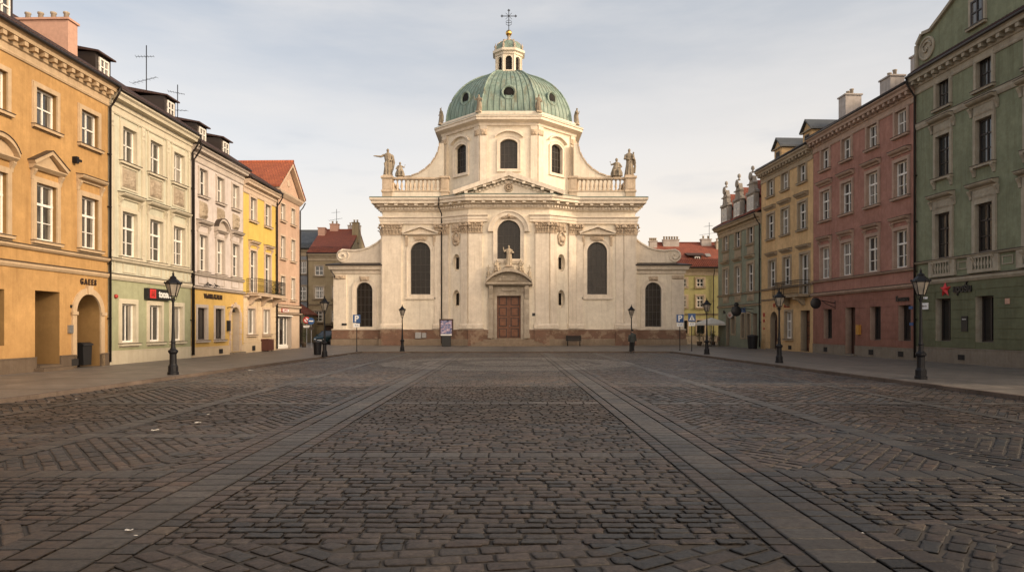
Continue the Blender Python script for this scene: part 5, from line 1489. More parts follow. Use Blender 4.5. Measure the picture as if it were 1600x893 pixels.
for i in range(5): e = .38*i; b.box(-2.1-e, 2.1+e, 66.55-e*.9, 67-.31, .1+.0, .85-.15*i) if i else b.box(-1.17, 1.17, 66.5, 67.42, .1, .85)
for i in range(1, 5): pass
b.done('steps', M['base_stone'], CH)
b = CB(); b.box(2.3, 2.75, 66.96, 66.995, 3.0, 3.3); b.done('wall_plaque', M['black'], CH)
b = CB(); b.box(-9.35, -8.75, 68.2, 68.37, .8, 1.4); b.box(-8.68, -8.25, 68.2, 68.37, .85, 1.35); b.done('meter_box', M['greymetal'], CH)
b = CB(); b.box(-16.9, -16.4, 69.06, 69.1, 2.1, 2.3); b.done('wall_plaque', M['black'], CH)

# ------------------------------------------------------------------ figures
def blob(parts, name, mat, vox, smooth=3):
    """merge overlapping tapered limbs into one continuous surface"""
    b = MB()
    for p in parts:
        if p[0] == 't': b.tube(p[1], p[2], 12)
        elif p[0] == 'e':
            c, r = p[1], p[2]; n = 10
            b.M = Matrix.Translation(c) @ Matrix.Diagonal((*r, 1)); b.lathe([(.02, -1)]+[(math.sin(PI*k/n), -math.cos(PI*k/n)) for k in range(1, n)]+[(.02, 1)], 14); b.M = None
        elif p[0] == 'l': b.M = Matrix.Translation(p[3]) if len(p) > 3 else None; fold_lathe(b, p[1], p[2]); b.M = None
    o = b.done(name, mat)
    r = o.modifiers.new('r', 'REMESH'); r.mode = 'VOXEL'; r.voxel_size = vox
    s = o.modifiers.new('s', 'SMOOTH'); s.iterations = smooth; s.factor = .5
    bake(o); o.data.materials.clear(); o.data.materials.append(mat)
    for f in o.data.polygons: f.use_smooth = True
    return o
def fold_lathe(b, prof, fold):
    n = 36; rows = []
    for i, (rx, ry, z, cx, cy) in enumerate(prof):
        rows.append([b.P((cx+rx*math.cos(a)*(1+fold*(1-i/len(prof))*math.sin(9*a+i*.4)), cy+ry*math.sin(a)*(1+fold*(1-i/len(prof))*math.sin(9*a+i*.4)), z)) for a in [2*PI*k/n for k in range(n)]])
    for i in range(len(rows)-1):
        for k in range(n): l = (k+1) % n; b.fi([rows[i][k], rows[i][l], rows[i+1][l], rows[i+1][k]])
    b.fi(rows[0][::-1]); b.fi(rows[-1])
def robed(h, pose):
    k = h
    P = [('l', [(.17,.15,0,0,0),(.155,.14,.12,0,0),(.14,.12,.3,.01,0),(.125,.105,.45,.015,0),(.12,.1,.55,.01,0),(.13,.1,.65,0,0),(.145,.095,.76,0,0),(.12,.08,.81,0,0),(.05,.05,.85,0,0)], .14),
         ('t', [(0,0,.8),(0,-.01,.88)], [.045,.04]), ('e', (0,-.015,.93), (.052,.06,.07)), ('e', (0,-.065,.925), (.012,.02,.015)), ('t', [(.0,.05,.8),(.06,.1,.5),(.12,.1,.15)], [.06,.07,.05])]
    if pose == 'point':
        P += [('t', [(-.13,0,.77),(-.25,-.04,.70),(-.42,-.06,.715),(-.5,-.06,.72)], [.05,.04,.028,.02]), ('e', (-.49,-.06,.72), (.04,.02,.02)), ('t', [(.13,0,.77),(.19,-.02,.62),(.12,-.1,.52)], [.05,.045,.035]), ('t', [(.15,.03,.75),(.2,.05,.5),(.16,.02,.2)], [.06,.06,.04])]
        P += [('t', [(-.06, -.1, .12+.0), (-.1,-.1,.45), (.04,-.11,.6)], [.03,.035,.03])]
    elif pose == 'child':
        P += [('t', [(-.13,0,.77),(-.18,-.04,.62),(-.02,-.13,.58)], [.05,.045,.035]), ('t', [(.13,0,.77),(.17,-.06,.62),(.1,-.13,.6)], [.05,.045,.035]), ('e', (.13,-.1,.70), (.05,.05,.09)), ('e', (.14,-.1,.82), (.034,.036,.04)), ('t', [(.13,-.1,.68),(.2,-.1,.55),(.22,-.1,.42)], [.03,.025,.02]), ('t', [(.17,.0,.6),(.22,.02,.35),(.2,0,.1)], [.05,.04,.03]), ('t', [(-.08,-.09,.1),(-.02,-.1,.35),(.06,-.1,.5)], [.03,.03,.03])]
    elif pose == 'bless':
        P += [('t', [(-.13,0,.77),(-.22,-.06,.68),(-.27,-.08,.84)], [.05,.035,.022]), ('e', (-.27,-.08,.87), (.025,.02,.035)), ('t', [(.13,0,.77),(.2,-.02,.66),(.16,-.12,.62),(.2,-.14,.62)], [.05,.04,.03,.02]), ('e', (.2,-.1,.64), (.07,.02,.05))]
    elif pose == 'seated':
        P = [('l', [(.3,.26,0,0,0),(.3,.25,.2,0,0),(.22,.2,.42,0,0),(.15,.13,.6,0,0),(.16,.12,.72,0,0),(.06,.06,.78,0,0)], .12), ('e', (0,-.02,.88), (.075,.08,.1)), ('t', [(-.14,0,.68),(-.26,-.06,.5),(-.12,-.2,.42)], [.06,.05,.04]), ('t', [(.14,0,.68),(.28,-.05,.62),(.34,-.06,.8)], [.06,.05,.035]), ('t', [(-.1,-.1,.3),(-.12,-.3,.26),(-.12,-.3,0)], [.09,.08,.05]), ('t', [(.1,-.1,.3),(.14,-.3,.26),(.14,-.3,0)], [.09,.08,.05])]
    else:
        P += [('t', [(-.13,0,.77),(-.2,-.02,.6),(-.08,-.12,.55)], [.05,.045,.035]), ('t', [(.13,0,.77),(.2,.0,.66),(.24,-.05,.8)], [.05,.04,.03]), ('t', [(.24,-.05,.2),(.24,-.05,1.0)], [.014,.014])]
    res = []
    for p in P:
        if p[0] == 't': res.append(('t', [tuple(c*k for c in q) for q in p[1]], [r*k for r in p[2]]))
        elif p[0] == 'e': res.append(('e', tuple(c*k for c in p[1]), tuple(c*k for c in p[2])))
        else: res.append(('l', [tuple(c*k for c in q) for q in p[1]], p[2]))
    return res
def statue(pose, h, loc, rz, label, vox=None, flip=False, group=None):
    o = blob(robed(h, pose), 'statue', M['statue'], vox or h*.011)
    if flip: o.data.transform(Matrix.Diagonal((-1, 1, 1, 1))); o.data.flip_normals()
    b = MB(); b.box(-h*.17, h*.17, -h*.15, h*.15, -.12, .03); q = b.done('statue_base', M['cstone'], o)
    o.location = (loc[0], loc[1], loc[2]+.12); o.rotation_euler.z = rz
    tag(o, label, 'statue', group); return o
statue('point', 2.75, (-12.25, 69.2, 17.1), 0, 'large stone saint with one arm stretched out on a corner pedestal of the balustrade')
statue('child', 2.75, (12.2, 69.2, 17.1), 0, 'large stone saint carrying a child on a corner pedestal of the balustrade')
statue('seated', 1.5, (-11.0, 68.35+.7, 17.0), R_(15), 'seated stone figure resting on the balustrade beside the pointing saint')
statue('seated', 1.9, (10.9, 69.05, 17.0), R_(-10), 'seated stone figure on the balustrade beside the saint with child', flip=True)
statue('bless', 1.95, (0, 66.45, 7.8), 0, 'stone saint raising a hand on the arched pediment over the church door')
for s in (-1, 1):
    b = MB(); b.lathe([(.16, 0), (.22, .1), (.1, .2), (.2, .45), (.12, .62), (.05, .66), (.06, .8)], 10); b.box(-.04, .04, -.04, .04, .7, 1.25); b.box(-.2, .2, -.035, .035, .95, 1.03)
    b.tube([(-s*.2, 0, .1), (-s*.5, -.05, .35), (-s*.8, 0, .3), (-s*1.0, 0, .55)], [.12, .14, .12, .05], 8); b.tube([(-s*.4, 0, .35), (-s*.6, -.1, .6)], [.1, .07], 8)
    o = b.done('stone_finial', M['statue']); o.location = (s*2.0, 66.55, 6.72); tag(o, 'stone urn with small cross on the end of the door pediment %s' % ('nearer the poster stand' if s < 0 else 'nearer the bench'), 'finial')
for k, (lb) in ((0, 'small stone statue on the dome cornice left of the central dome window'), (1, 'small stone statue on the dome cornice right of the central dome window'), (7, 'small stone statue at the far left edge of the dome base'), (2, 'small stone statue at the far right edge of the dome base')):
    p = octside(k, AP+.25)[0]
    b = MB(); b.box(-.35, .35, -.3, .3, 0, .5); 
    st_ = statue('staff' if k % 2 else 'bless', 1.75, (p.x, p.y, 24.05), math.atan2(p.y-78, p.x)+PI/2, lb, .024, flip=(k in (1, 2)))
for s in (-1, 1):
    o = statue('seated', 1.15, (s*1.15, 66.5, 7.25), R_(-s*35), 'small reclining stone figure on the arched door pediment %s' % ('nearer the poster stand' if s < 0 else 'nearer the bench'), flip=(s > 0))
for o in bpy.data.objects:
    if o.name.startswith(('statue', 'stone_finial')) and o.type == 'MESH' and o.location.z < 10 and o.location.z > 1: o.data.materials[0] = M['statue_light']
# person walking away
def person(loc, rz):
    P = [('t', [(0,0,.92),(0,0,1.05),(0,-.01,1.2),(0,0,1.36),(0,0,1.44)], [.15,.145,.16,.17,.08]), ('t', [(0,0,1.4),(0,.01,1.55)], [.055,.052]), ('e', (0,.02,1.62), (.077,.095,.115)), ('e', (0,.12,1.61), (.012,.02,.018)), ('e', (-.08,.02,1.62), (.012,.02,.03)), ('e', (.08,.02,1.62), (.012,.02,.03)),
         ('t', [(-.09,0,.93),(-.1,.12,.52),(-.095,.08,.1)], [.095,.065,.042]), ('t', [(.09,0,.93),(.08,.02,.5),(.07,-.16,.14)], [.095,.065,.042]),
         ('t', [(-.095,.05,.06),(-.095,.22,.035)], [.042,.035]), ('t', [(.07,-.2,.1),(.07,-.07,.035)], [.04,.035]),
         ('t', [(-.18,0,1.38),(-.24,-.03,1.1),(-.24,.06,.87)], [.055,.042,.03]), ('t', [(.18,0,1.38),(.24,.03,1.1),(.25,-.05,.87)], [.055,.042,.03])]
    for s, hx, hy in ((-1, -.24, .06), (1, .25, -.05)):
        P += [('e', (hx, hy+.01, .82), (.02, .038, .05))]
        for f in range(4): P.append(('t', [(hx, hy-.025+.018*f, .79), (hx-s*.006, hy-.02+.018*f, .745-.006*abs(f-1.5)), (hx-s*.018, hy-.018+.018*f, .715)], [.009, .008, .007]))
        P.append(('t', [(hx, hy+.03, .83), (hx-s*.012, hy+.058, .79)], [.011, .009]))
    o = blob(P, 'person', plain('skin', (.45, .27, .19), .6), .009, 2)
    tag(o, 'person in dark jacket and flat cap walking away towards the church', 'person')
    J = [('t', [(0,0,.8),(0,0,.95),(0,-.01,1.1),(0,-.01,1.25),(0,0,1.38),(0,0,1.47)], [.205,.19,.18,.19,.165,.085]), ('t', [(-.14,0,1.4),(-.2,0,1.34),(-.255,-.04,1.1),(-.255,.05,.87)], [.06,.075,.066,.052]), ('t', [(.14,0,1.4),(.2,0,1.34),(.255,.03,1.1),(.27,-.04,.87)], [.06,.075,.066,.052]), ('t', [(0,0,1.44),(0,0,1.51)], [.09,.07])]
    j = blob(J, 'jacket', plain('dark_green_grey_cloth', (.04, .045, .042), .9), .016, 2); j.parent = o
    t_ = blob([('t', [(0,0,.98),(0,0,.84)], [.165,.16]), ('t', [(-.085,0,.9),(-.1,.12,.52),(-.095,.08,.1)], [.12,.09,.07]), ('t', [(.085,0,.9),(.08,.02,.5),(.07,-.15,.16)], [.12,.09,.07])], 'trousers', plain('black_cloth', (.012, .012, .013), .9), .016, 2); t_.parent = o
    h_ = blob([('e', (0,.02,1.71), (.105,.12,.06)), ('e', (0,.12,1.675), (.07,.06,.012))], 'cap', plain('black_wool', (.015, .013, .012), .9), .012, 1); h_.parent = o
    hr = blob([('e', (0,-.01,1.64), (.084,.09,.095))], 'hair', plain('grey_brown_hair', (.06,.045,.035), .9), .012, 1); hr.parent = o
    sh = blob([('t', [(-.095,.03,.05),(-.095,.24,.035)], [.055,.045]), ('t', [(.07,-.2,.11),(.07,-.07,.04)], [.052,.045])], 'shoes', plain('black_leather', (.01, .01, .01), .4), .012, 1); sh.parent = o
    o.location = loc; o.rotation_euler.z = rz
person((9.05, 50.05, .0), R_(4))

# ------------------------------------------------------------------ street furniture
def lamp(loc, label, s=1.0, first=None):
    if first:
        r = first.copy(); COL.objects.link(r); r.location = loc; r.scale = (s, s, s); r['label'] = label
        for ch in first.children:
            c = ch.copy(); COL.objects.link(c); c.parent = r
            for g_ in ch.children: d = g_.copy(); COL.objects.link(d); d.parent = c
        return r
    r = empty('street_lamp', loc, 0, label, 'street lamp', 'cast iron lanterns round the square'); r.scale = (s, s, s)
    b = MB(); b.lathe([(.24, 0), (.24, .1), (.21, .12), (.21, .32), (.18, .36), (.15, .42), (.145, .78), (.17, .82), (.21, .86), (.21, .92), (.14, .96), (.1, 1.02), (.09, 1.2), (.11, 1.24), (.085, 1.3), (.075, 1.4), (.06, 1.9), (.048, 2.75), (.07, 2.78), (.07, 2.83), (.04, 2.87), (.04, 2.95)], 12, sm=False)
    o = b.done('post', M['iron'], r); o.data.transform(Matrix.Diagonal((.84, .84, 1, 1)))
    b = MB(); z0, z1, r0, r1 = 2.98, 3.45, .13, .27
    for k in range(6):
        a0, a1 = PI/6+k*PI/3, PI/6+(k+1)*PI/3
        p0, q0 = (r0*math.cos(a0), r0*math.sin(a0), z0), (r0*math.cos(a1), r0*math.sin(a1), z0); p1, q1 = (r1*math.cos(a0), r1*math.sin(a0), z1), (r1*math.cos(a1), r1*math.sin(a1), z1)
        for A, B, w in ((p0, p1, .014), (p0, q0, .016), (p1, q1, .018)): b.tube([A, B], w, 5)
        b.tube([(0, 0, 2.8), (.1*math.cos(a0), .1*math.sin(a0), 2.84), p0], .012, 5)
        b.lathe([(.025, 0), (.03, .04), (.005, .1)], 6, (p1[0]*1.1, p1[1]*1.1, z1))
    b.lathe([(.31, 3.45), (.3, 3.48), (.2, 3.58), (.11, 3.66), (.12, 3.7), (.07, 3.74), (.03, 3.78), (.045, 3.82), (.02, 3.88), (.005, 3.95)], 6, sm=False, ph=PI/6)
    l = b.done('lantern', M['iron'], r)
    b = MB(); b.lathe([(r0-.01, z0), (r1-.015, z1)], 6, sm=False, ph=PI/6); b.done('lantern_glass', M['lampglass'], l)
    return r
m_, t_, b_ = nt('milky_lamp_glass'); b_.inputs['Base Color'].default_value = (.42, .38, .32, 1); b_.inputs['Roughness'].default_value = .2
t_.links.new(mixc(t_, ramp(t_, noise(t_, pos(t_, obj=True), 5), [(.3, 0.), (.7, 1.)]), (.33, .29, .24), (.2, .18, .15)), b_.inputs['Base Color']); M['lampglass'] = m_
l0 = lamp((-12.78, 26.0, .1), 'black street lamp in front of the pale green shop house')
lamp((-11.25, 41.7+.0, .1), 'black street lamp beside the round litter bin at the side street', .95, l0)
lamp((-8.05, 51.6, .1), 'black street lamp in front of the church wing beside the poster stand', .9, l0)
lamp((9.3, 51.8, .1), 'black street lamp behind the walking person', .9, l0)
lamp((14.3, 23.7, .1), 'large black street lamp in front of the red and moss green houses', .98, l0)
lamp((13.7, 34.6, .1), 'black street lamp in front of the dull yellow house', .96, l0)
lamp((13.25, 45.7, .1), 'black street lamp in front of the lime green house and crossing sign', .96, l0)

def sign(loc, kind, h, label, col='iron'):
    r = empty('road_sign', loc, 0, label, 'road sign')
    b = MB(); b.lathe([(.06, 0), (.06, .05), (.032, .06), (.032, h)], 10); b.done('pole', M['greymetal'] if col == 'g' else M['iron'], r)
    y = -.06
    if kind in ('P', 'zebra'):
        w = .28; b = MB(); b.box(-w, w, y, y+.02, h-.62, h+.0); p = b.done('sign_panel', M['bluep'], r)
        if kind == 'P': lettering('P', .62, M['white'], p, (0, y-.006, h-.32), .003, bold=.02)
        else:
            q = MB(); q.face([(-.22, y-.004, h-.52), (.22, y-.004, h-.52), (0, y-.004, h-.1)]); q.done('triangle', M['white'], p)
            q = MB(); q.lathe([(.01, 0), (.035, .001)], 8, (0, y-.008, h-.25), axis='y'); q.prism([(-.03, h-.3), (.04, h-.3), (.02, h-.4), (.08, h-.49), (.03, h-.49), (0, h-.42), (-.05, h-.49), (-.09, h-.49), (-.03, h-.4)], y-.008, y-.005); q.done('pictogram', M['black'], p)
        b = MB(); b.box(-.24, .24, y, y+.02, h-.95, h-.66); q = b.done('sub_panel', M['white'], r)
        lettering('8-18', .14, M['bluep'], q, (0, y-.005, h-.8), .002)
    if kind == 'round_red':
        b = MB(); b.lathe([(.3, 0), (.3, .02)], 24, (0, y, h-.3), axis='y'); p = b.done('sign_panel', M['white'], r)
        q = MB(); q.band([(.2*math.cos(t), h-.3+.2*math.sin(t)) for t in [2*PI*k/24 for k in range(24)]], .095, y-.03, y-.02); q.prism([(-.2, h-.14), (-.14, h-.08), (.2, h-.46), (.14, h-.52)][::-1], y-.03, y-.022); q.done('red_ring', M['redp'], p)
        b = MB(); b.box(-.28, .28, y, y+.02, h-.98, h-.78); b.done('sub_panel', M['white'], r)
    if kind == 'round_blue':
        b = MB(); b.lathe([(.3, 0), (.3, .02)], 24, (0, y, h-.3), axis='y'); p = b.done('sign_panel', M['bluep'], r)
        q = MB(); q.box(-.2, .2, y-.03, y-.022, h-.35, h-.25); q.done('white_bar', M['white'], p)
        b = MB(); b.box(-.2, .2, y, y+.02, h-1.05, h-.8); b.done('sub_panel', M['dark_frame'], r)
    return r
sign((-11.4, 51.2, .1), 'P', 2.75, 'parking sign standing before the chapel window on the kerb corner near the parked car')
sign((13.35, 53.3, .1), 'P', 2.8, 'parking sign standing next to the blue crossing sign by the chapel corner')
sign((13.9, 51.9, .1), 'zebra', 2.85, 'blue crossing sign with white triangle beside a parking sign')
sign((-18.2, 61.5, .1), 'round_red', 2.75, 'round red and white sign at the side street beside the peach house', 'g')
sign((-17.5, 60.5, .1), 'round_blue', 2.65, 'round blue sign with white bar at the side street', 'g')
# poster stand
r = empty('poster_stand', (-5.85, 64.0, .1), 0, 'poster display case on a black pedestal in front of the church', 'poster stand')
b = MB(); b.box(-.42, .42, -.2, .2, 0, 1.0); b.done('pedestal', M['black'], r)
b = MB(); b.box(-.6, .6, -.16, .16, 1.0, 2.5); b.box(-.64, -.56, -.19, .19, .9, 2.55); b.box(.56, .64, -.19, .19, .9, 2.55); b.box(-.64, .64, -.19, .19, 2.5, 2.58); fr_ = b.done('frame', M['wood_dark'], r)
m_, t_, b_ = nt('printed_poster'); n_ = noise(t_, pos(t_, 2.2, 1, 3.5, obj=True), 1.6, 5, .7)
rr = t_.nodes.new('ShaderNodeValToRGB'); t_.links.new(n_, rr.inputs[0]); e = rr.color_ramp.elements; e[0].position = .36; e[0].color = (.03, .04, .10, 1); e[1].position = .64; e[1].color = (.6, .62, .7, 1)
for p_, c_ in ((.44, (.10, .13, .3, 1)), (.5, (.3, .3, .42, 1)), (.56, (.42, .2, .28, 1))): q_ = e.new(p_); q_.color = c_
t_.links.new(rr.outputs[0], b_.inputs['Base Color']); b_.inputs['Roughness'].default_value = .25; M['poster'] = m_
b = MB(); b.box(-.52, .52, -.175, -.162, 1.18, 2.44); b.done('poster', M['poster'], fr_)
b = MB(); b.box(-.52, .52, -.18, -.162, 1.03, 1.16); b.done('poster_strip', M['white'], fr_)
# bench
M['bench'] = plain('dark_stained_bench_slats', (.012, .009, .008), .7)
r = empty('bench', (6.3, 67.0-.6, .1), R_(0), 'dark park bench against the brick base of the church front', 'bench')
b = MB()
for k in range(3): b.box(-.72, .72, -.42+.14*k, -.31+.14*k, .42, .46)
b.done('seat', M['bench'], r); b = MB()
for k in range(3): b.box(-.75, .75, .02+.02*k, .06+.02*k, .5+.165*k, .655+.165*k)
b.done('backrest', M['bench'], r)
for x in (-.6, .6):
    b = MB(); b.tube([(x, -.42, 0), (x, -.38, .42), (x, .03, .42)], .03, 6); b.tube([(x, .12, 0), (x, .02, .42), (x, .09, 1.0)], .03, 6); b.done('leg', M['iron'], r)
# bins
def bin_round(loc, label, rad=.26, h=.8):
    r = empty('litter_bin', loc, 0, label, 'litter bin')
    b = MB(); b.lathe([(rad*.8, 0), (rad*.85, .05), (rad, h-.05), (rad*1.06, h-.04), (rad*1.06, h), (rad*.85, h)], 18, sm=False); b.done('body', M['iron'], r)
    b = MB(); b.lathe([(rad*1.1, h), (rad*1.08, h+.05), (rad*.5, h+.12), (.03, h+.14)], 18); b.done('lid', M['black'], r)
bin_round((-12.55, 44.8, .1), 'black round litter bin beside the lamp near the side street', .27, .8)
bin_round((20.35, 57.0, .1), 'tall black litter bin by the sage green shop front', .42, 1.05)
r = empty('refuse_bin', (-18.35, 51.6, .1), angL, 'brown refuse container against the yellow house', 'refuse bin')
b = MB(); b.box(-.55, .55, -.4, .4, .06, .85); b.done('body', plain('brown_plastic', (.07, .02, .014), .5), r); b = MB(); b.prism_x([(-.43, .86), (.43, .86), (.4, .95), (-.4, .9)], -.58, .58); b.done('lid', plain('brown_lid', (.10, .03, .02), .5), r)
b = MB(); 
for x in (-.4, .4): b.lathe([(.02, -.04), (.08, -.04), (.08, .04), (.02, .04)], 10, (x, -.3, .08), axis='y')
b.done('wheel', M['black'], r)
r = empty('wheelie_bin', (-19.5, 31.1, .1), angL, 'black wheeled bin standing in the stone arch of the orange house', 'wheeled bin')
b = MB(); b.prism([(-.27, .08), (.27, .08), (.32, .98), (-.32, .98)], -.32, .32); b.done('body', M['black'], r); b = MB(); b.prism_x([(-.38, .98), (.38, .98), (.36, 1.08), (-.2, 1.12), (-.36, 1.04)], -.35, .35); b.done('lid', M['black'], r)
for x in (-.3, .3): b = MB(); b.lathe([(.02, -.03), (.11, -.03), (.11, .03), (.02, .03)], 12, (x, .3, .11), axis='y'); b.done('wheel', M['iron'], r)
# parasol and cafe furniture
r = empty('parasol', (19.75, 66.6, .1), R_(20), 'white square parasol of the street cafe beside the sage green house', 'parasol')
b = MB(); b.tube([(0, 0, .05), (0, 0, 2.75)], .03, 8); b.box(-.3, .3, -.3, .3, 0, .08); b.done('pole', M['greymetal'], r)
b = MB(); w = 1.3
for k in range(4):
    a0, a1 = k*PI/2+PI/4, (k+1)*PI/2+PI/4; p = (w*1.414*math.cos(a0), w*1.414*math.sin(a0), 2.15); q = (w*1.414*math.cos(a1), w*1.414*math.sin(a1), 2.15)
    b.face([p, q, (0, 0, 2.75)]); b.face([p, q, (q[0], q[1], 1.98), (p[0], p[1], 1.98)])
b.done('canopy', plain('white_canvas', (.6, .57, .5), .9), r)
def cafe_chair(x, y, rz, lb):
    r = empty('cafe_chair', (x, y, .1), rz, lb, 'chair', 'dark cafe chairs under the parasol')
    b = MB(); b.box(-.2, .2, -.2, .2, .43, .46); b.done('seat', M['wood_dark'], r)
    b = MB(); 
    for k in range(3): b.box(-.2, .2, .19, .21, .56+.12*k, .64+.12*k)
    b.done('backrest', M['wood_dark'], r)
    for px in (-.18, .18):
        for py, hh in ((-.18, .43), (.2, .9)): b = MB(); b.tube([(px, py, 0), (px, py, hh)], .016, 6); b.done('leg', M['iron'], r)
cafe_chair(18.9, 65.6, R_(60), 'dark slatted cafe chair nearest to the lamp under the parasol'); cafe_chair(19.9, 65.3, R_(-70), 'dark slatted cafe chair nearest to the sage green shop wall')
r = empty('cafe_table', (19.4, 65.9, .1), 0, 'small dark round cafe table under the white parasol', 'table')
b = MB(); b.lathe([(.3, .72), (.32, .73), (.32, .75), (.02, .75)], 16); b.done('tabletop', M['wood_dark'], r); b = MB(); b.lathe([(.2, 0), (.2, .03), (.03, .06), (.03, .72)], 12); b.done('leg', M['iron'], r)
def shrub(loc, label, h=1.3, rad=.4, seed=0):
    r = empty('potted_shrub', loc, 0, label, 'potted shrub'); rnd = random.Random(seed)
    b = MB(); b.lathe([(.2, 0), (.27, .38), (.29, .4), (.24, .42)], 14); b.done('pot', M['plinth_d'], r)
    b = MB(); b.tube([(0, 0, .35), (.02, 0, .8), (0, .02, 1.0)], [.03, .02, .01], 6)
    for k in range(500):
        v = Vector((rnd.gauss(0, 1), rnd.gauss(0, 1), rnd.gauss(0, 1))).normalized()*rnd.random()**.5; p = Vector((v.x*rad, v.y*rad, .45+h*.5+v.z*h*.5)); q = Vector((rnd.uniform(-1, 1), rnd.uniform(-1, 1), rnd.uniform(-1, 1)))*.07
        t = q.cross(Vector((.2, .3, 1))).normalized()*.035; b.face([p-t, p+q*.5, p+t, p-q*.4])
    b.done('foliage', M['foliage'], r)
shrub((18.7, 67.0, .1), 'dark potted shrub left of the cafe chairs', 1.3, .42, 1); shrub((20.2, 67.6, .1), 'dark potted shrub behind the cafe table', 1.1, .35, 2)
shrub((-18.6, 62.0, .1), 'dark potted shrub at the corner of the peach house', 1.5, .4, 3)
# parked car in the side street
def car(loc, rz):
    r = empty('parked_car', loc, rz, 'dark teal hatchback parked in the side street beside the chapel', 'car')
    # stations along y (front = -y): (y, half width, bottom, belt)
    b = MB(); st = [(-2.02, .6, .38, .55), (-1.95, .76, .25, .68), (-1.6, .83, .2, .82), (-.95, .86, .2, .93), (.0, .87, .2, .96), (1.2, .86, .2, .98), (1.8, .8, .24, .98), (2.0, .72, .35, .92)]
    rows = []
    for y, w, z0, z1 in st:
        rows.append([b.P(p) for p in ((-w*.9, y, z0), (-w, y, z0+.18), (-w, y, z1-.18), (-w*.9, y, z1), (0, y, z1+.04), (w*.9, y, z1), (w, y, z1-.18), (w, y, z0+.18), (w*.9, y, z0))])
    for i in range(len(rows)-1):
        for k in range(9): l = (k+1) % 9; b.fi([rows[i][k], rows[i+1][k], rows[i+1][l], rows[i][l]], 0, True)
    b.fi(rows[0]); b.fi(rows[-1][::-1]); paint = plain('dark_teal_car_paint', (.02, .05, .06), .25, .3, bump=0)
    b.box(-.6, .6, -.25, 1.35, 1.38, 1.44)
    b.done('body', paint, r)
    b = MB(); bt = [(-.76, -.98, .95), (.76, -.98, .95), (.78, 1.85, .98), (-.78, 1.85, .98)]; tp = [(-.6, -.3, 1.4), (.6, -.3, 1.4), (.6, 1.4, 1.4), (-.6, 1.4, 1.4)]
    for k in range(4): l = (k+1) % 4; b.face([bt[k], bt[l], tp[l], tp[k]])
    b.done('windows', M['glass_d'], r)
    b = MB()
    for k in range(4): b.tube([bt[k], tp[k]], .035, 6)
    b.done('pillars', paint, r)
    for sx in (-1, 1):
        for y in (-1.3, 1.3):
            w = MB(); w.M = Matrix.Translation((sx*.78, y, .31)) @ Matrix.Rotation(PI/2, 4, 'Z'); w.lathe([(.2, -.1), (.31, -.09), (.31, .09), (.2, .1)], 20, axis='y'); wh = w.done('wheel', M['black'], r)
            w = MB(); w.M = Matrix.Translation((sx*.8, y, .31)) @ Matrix.Rotation(PI/2, 4, 'Z'); w.lathe([(.03, -.1), (.2, -.095), (.2, .095), (.03, .1)], 12, axis='y'); w.done('rim', M['greymetal'], wh)
        h = MB(); h.box(sx*.38, sx*.6, -2.03, -1.97, .5, .62); h.done('headlight', M['white'], r)
        h = MB(); h.box(sx*.88, sx*1.02, -.8, -.68, .93, 1.05); h.done('mirror', paint, r)
    h = MB(); h.box(-.26, .26, -2.05, -2.02, .38, .5); h.done('number_plate', M['white'], r)
    h = MB(); h.box(-.45, .45, -2.03, -1.97, .54, .64); h.done('grille', M['black'], r)
car((-19.4, 73.5, .1), R_(-12))
# roof aerials
def aerial(loc, h, label, s=1):
    b = MB(); b.tube([(0, 0, -.6), (0, 0, h)], .03, 6); b.box(-.12, .12, -.12, .12, -.2, .2)
    for z, L, a in ((h*.8, .9, .3), (h*.38, 1.6, -.25)):
        d = Vector((math.cos(a), math.sin(a), .12*s)); b.tube([d*-L*.7+Vector((0, 0, z)), d*L*.5+Vector((0, 0, z))], .016, 5)
        for k in range(7):
            c = d*(-L*.7+L*1.2*k/6)+Vector((0, 0, z)); n = Vector((-d.y, d.x, 0))*(.28-.02*k); b.tube([c-n, c+n], .01, 4)
    o = b.done('roof_aerial', M['iron']); o.location = loc; return tag(o, label, 'aerial')
aerial((-24.2, 45.6, 17.0), 3.7, 'tallest television aerial on the roof ridge above the white house', 1)
aerial((-24.2, 49.9, 16.6), 3.0, 'shorter television aerial on the ridge above the yellow house', -1)
aerial((-23.2, 92, 15.6), 2.2, 'television aerial on the beige house behind the left chapel'); aerial((24.3, 82.8, 12.4), 2.2, 'thin television aerial on the lime green house chimney')
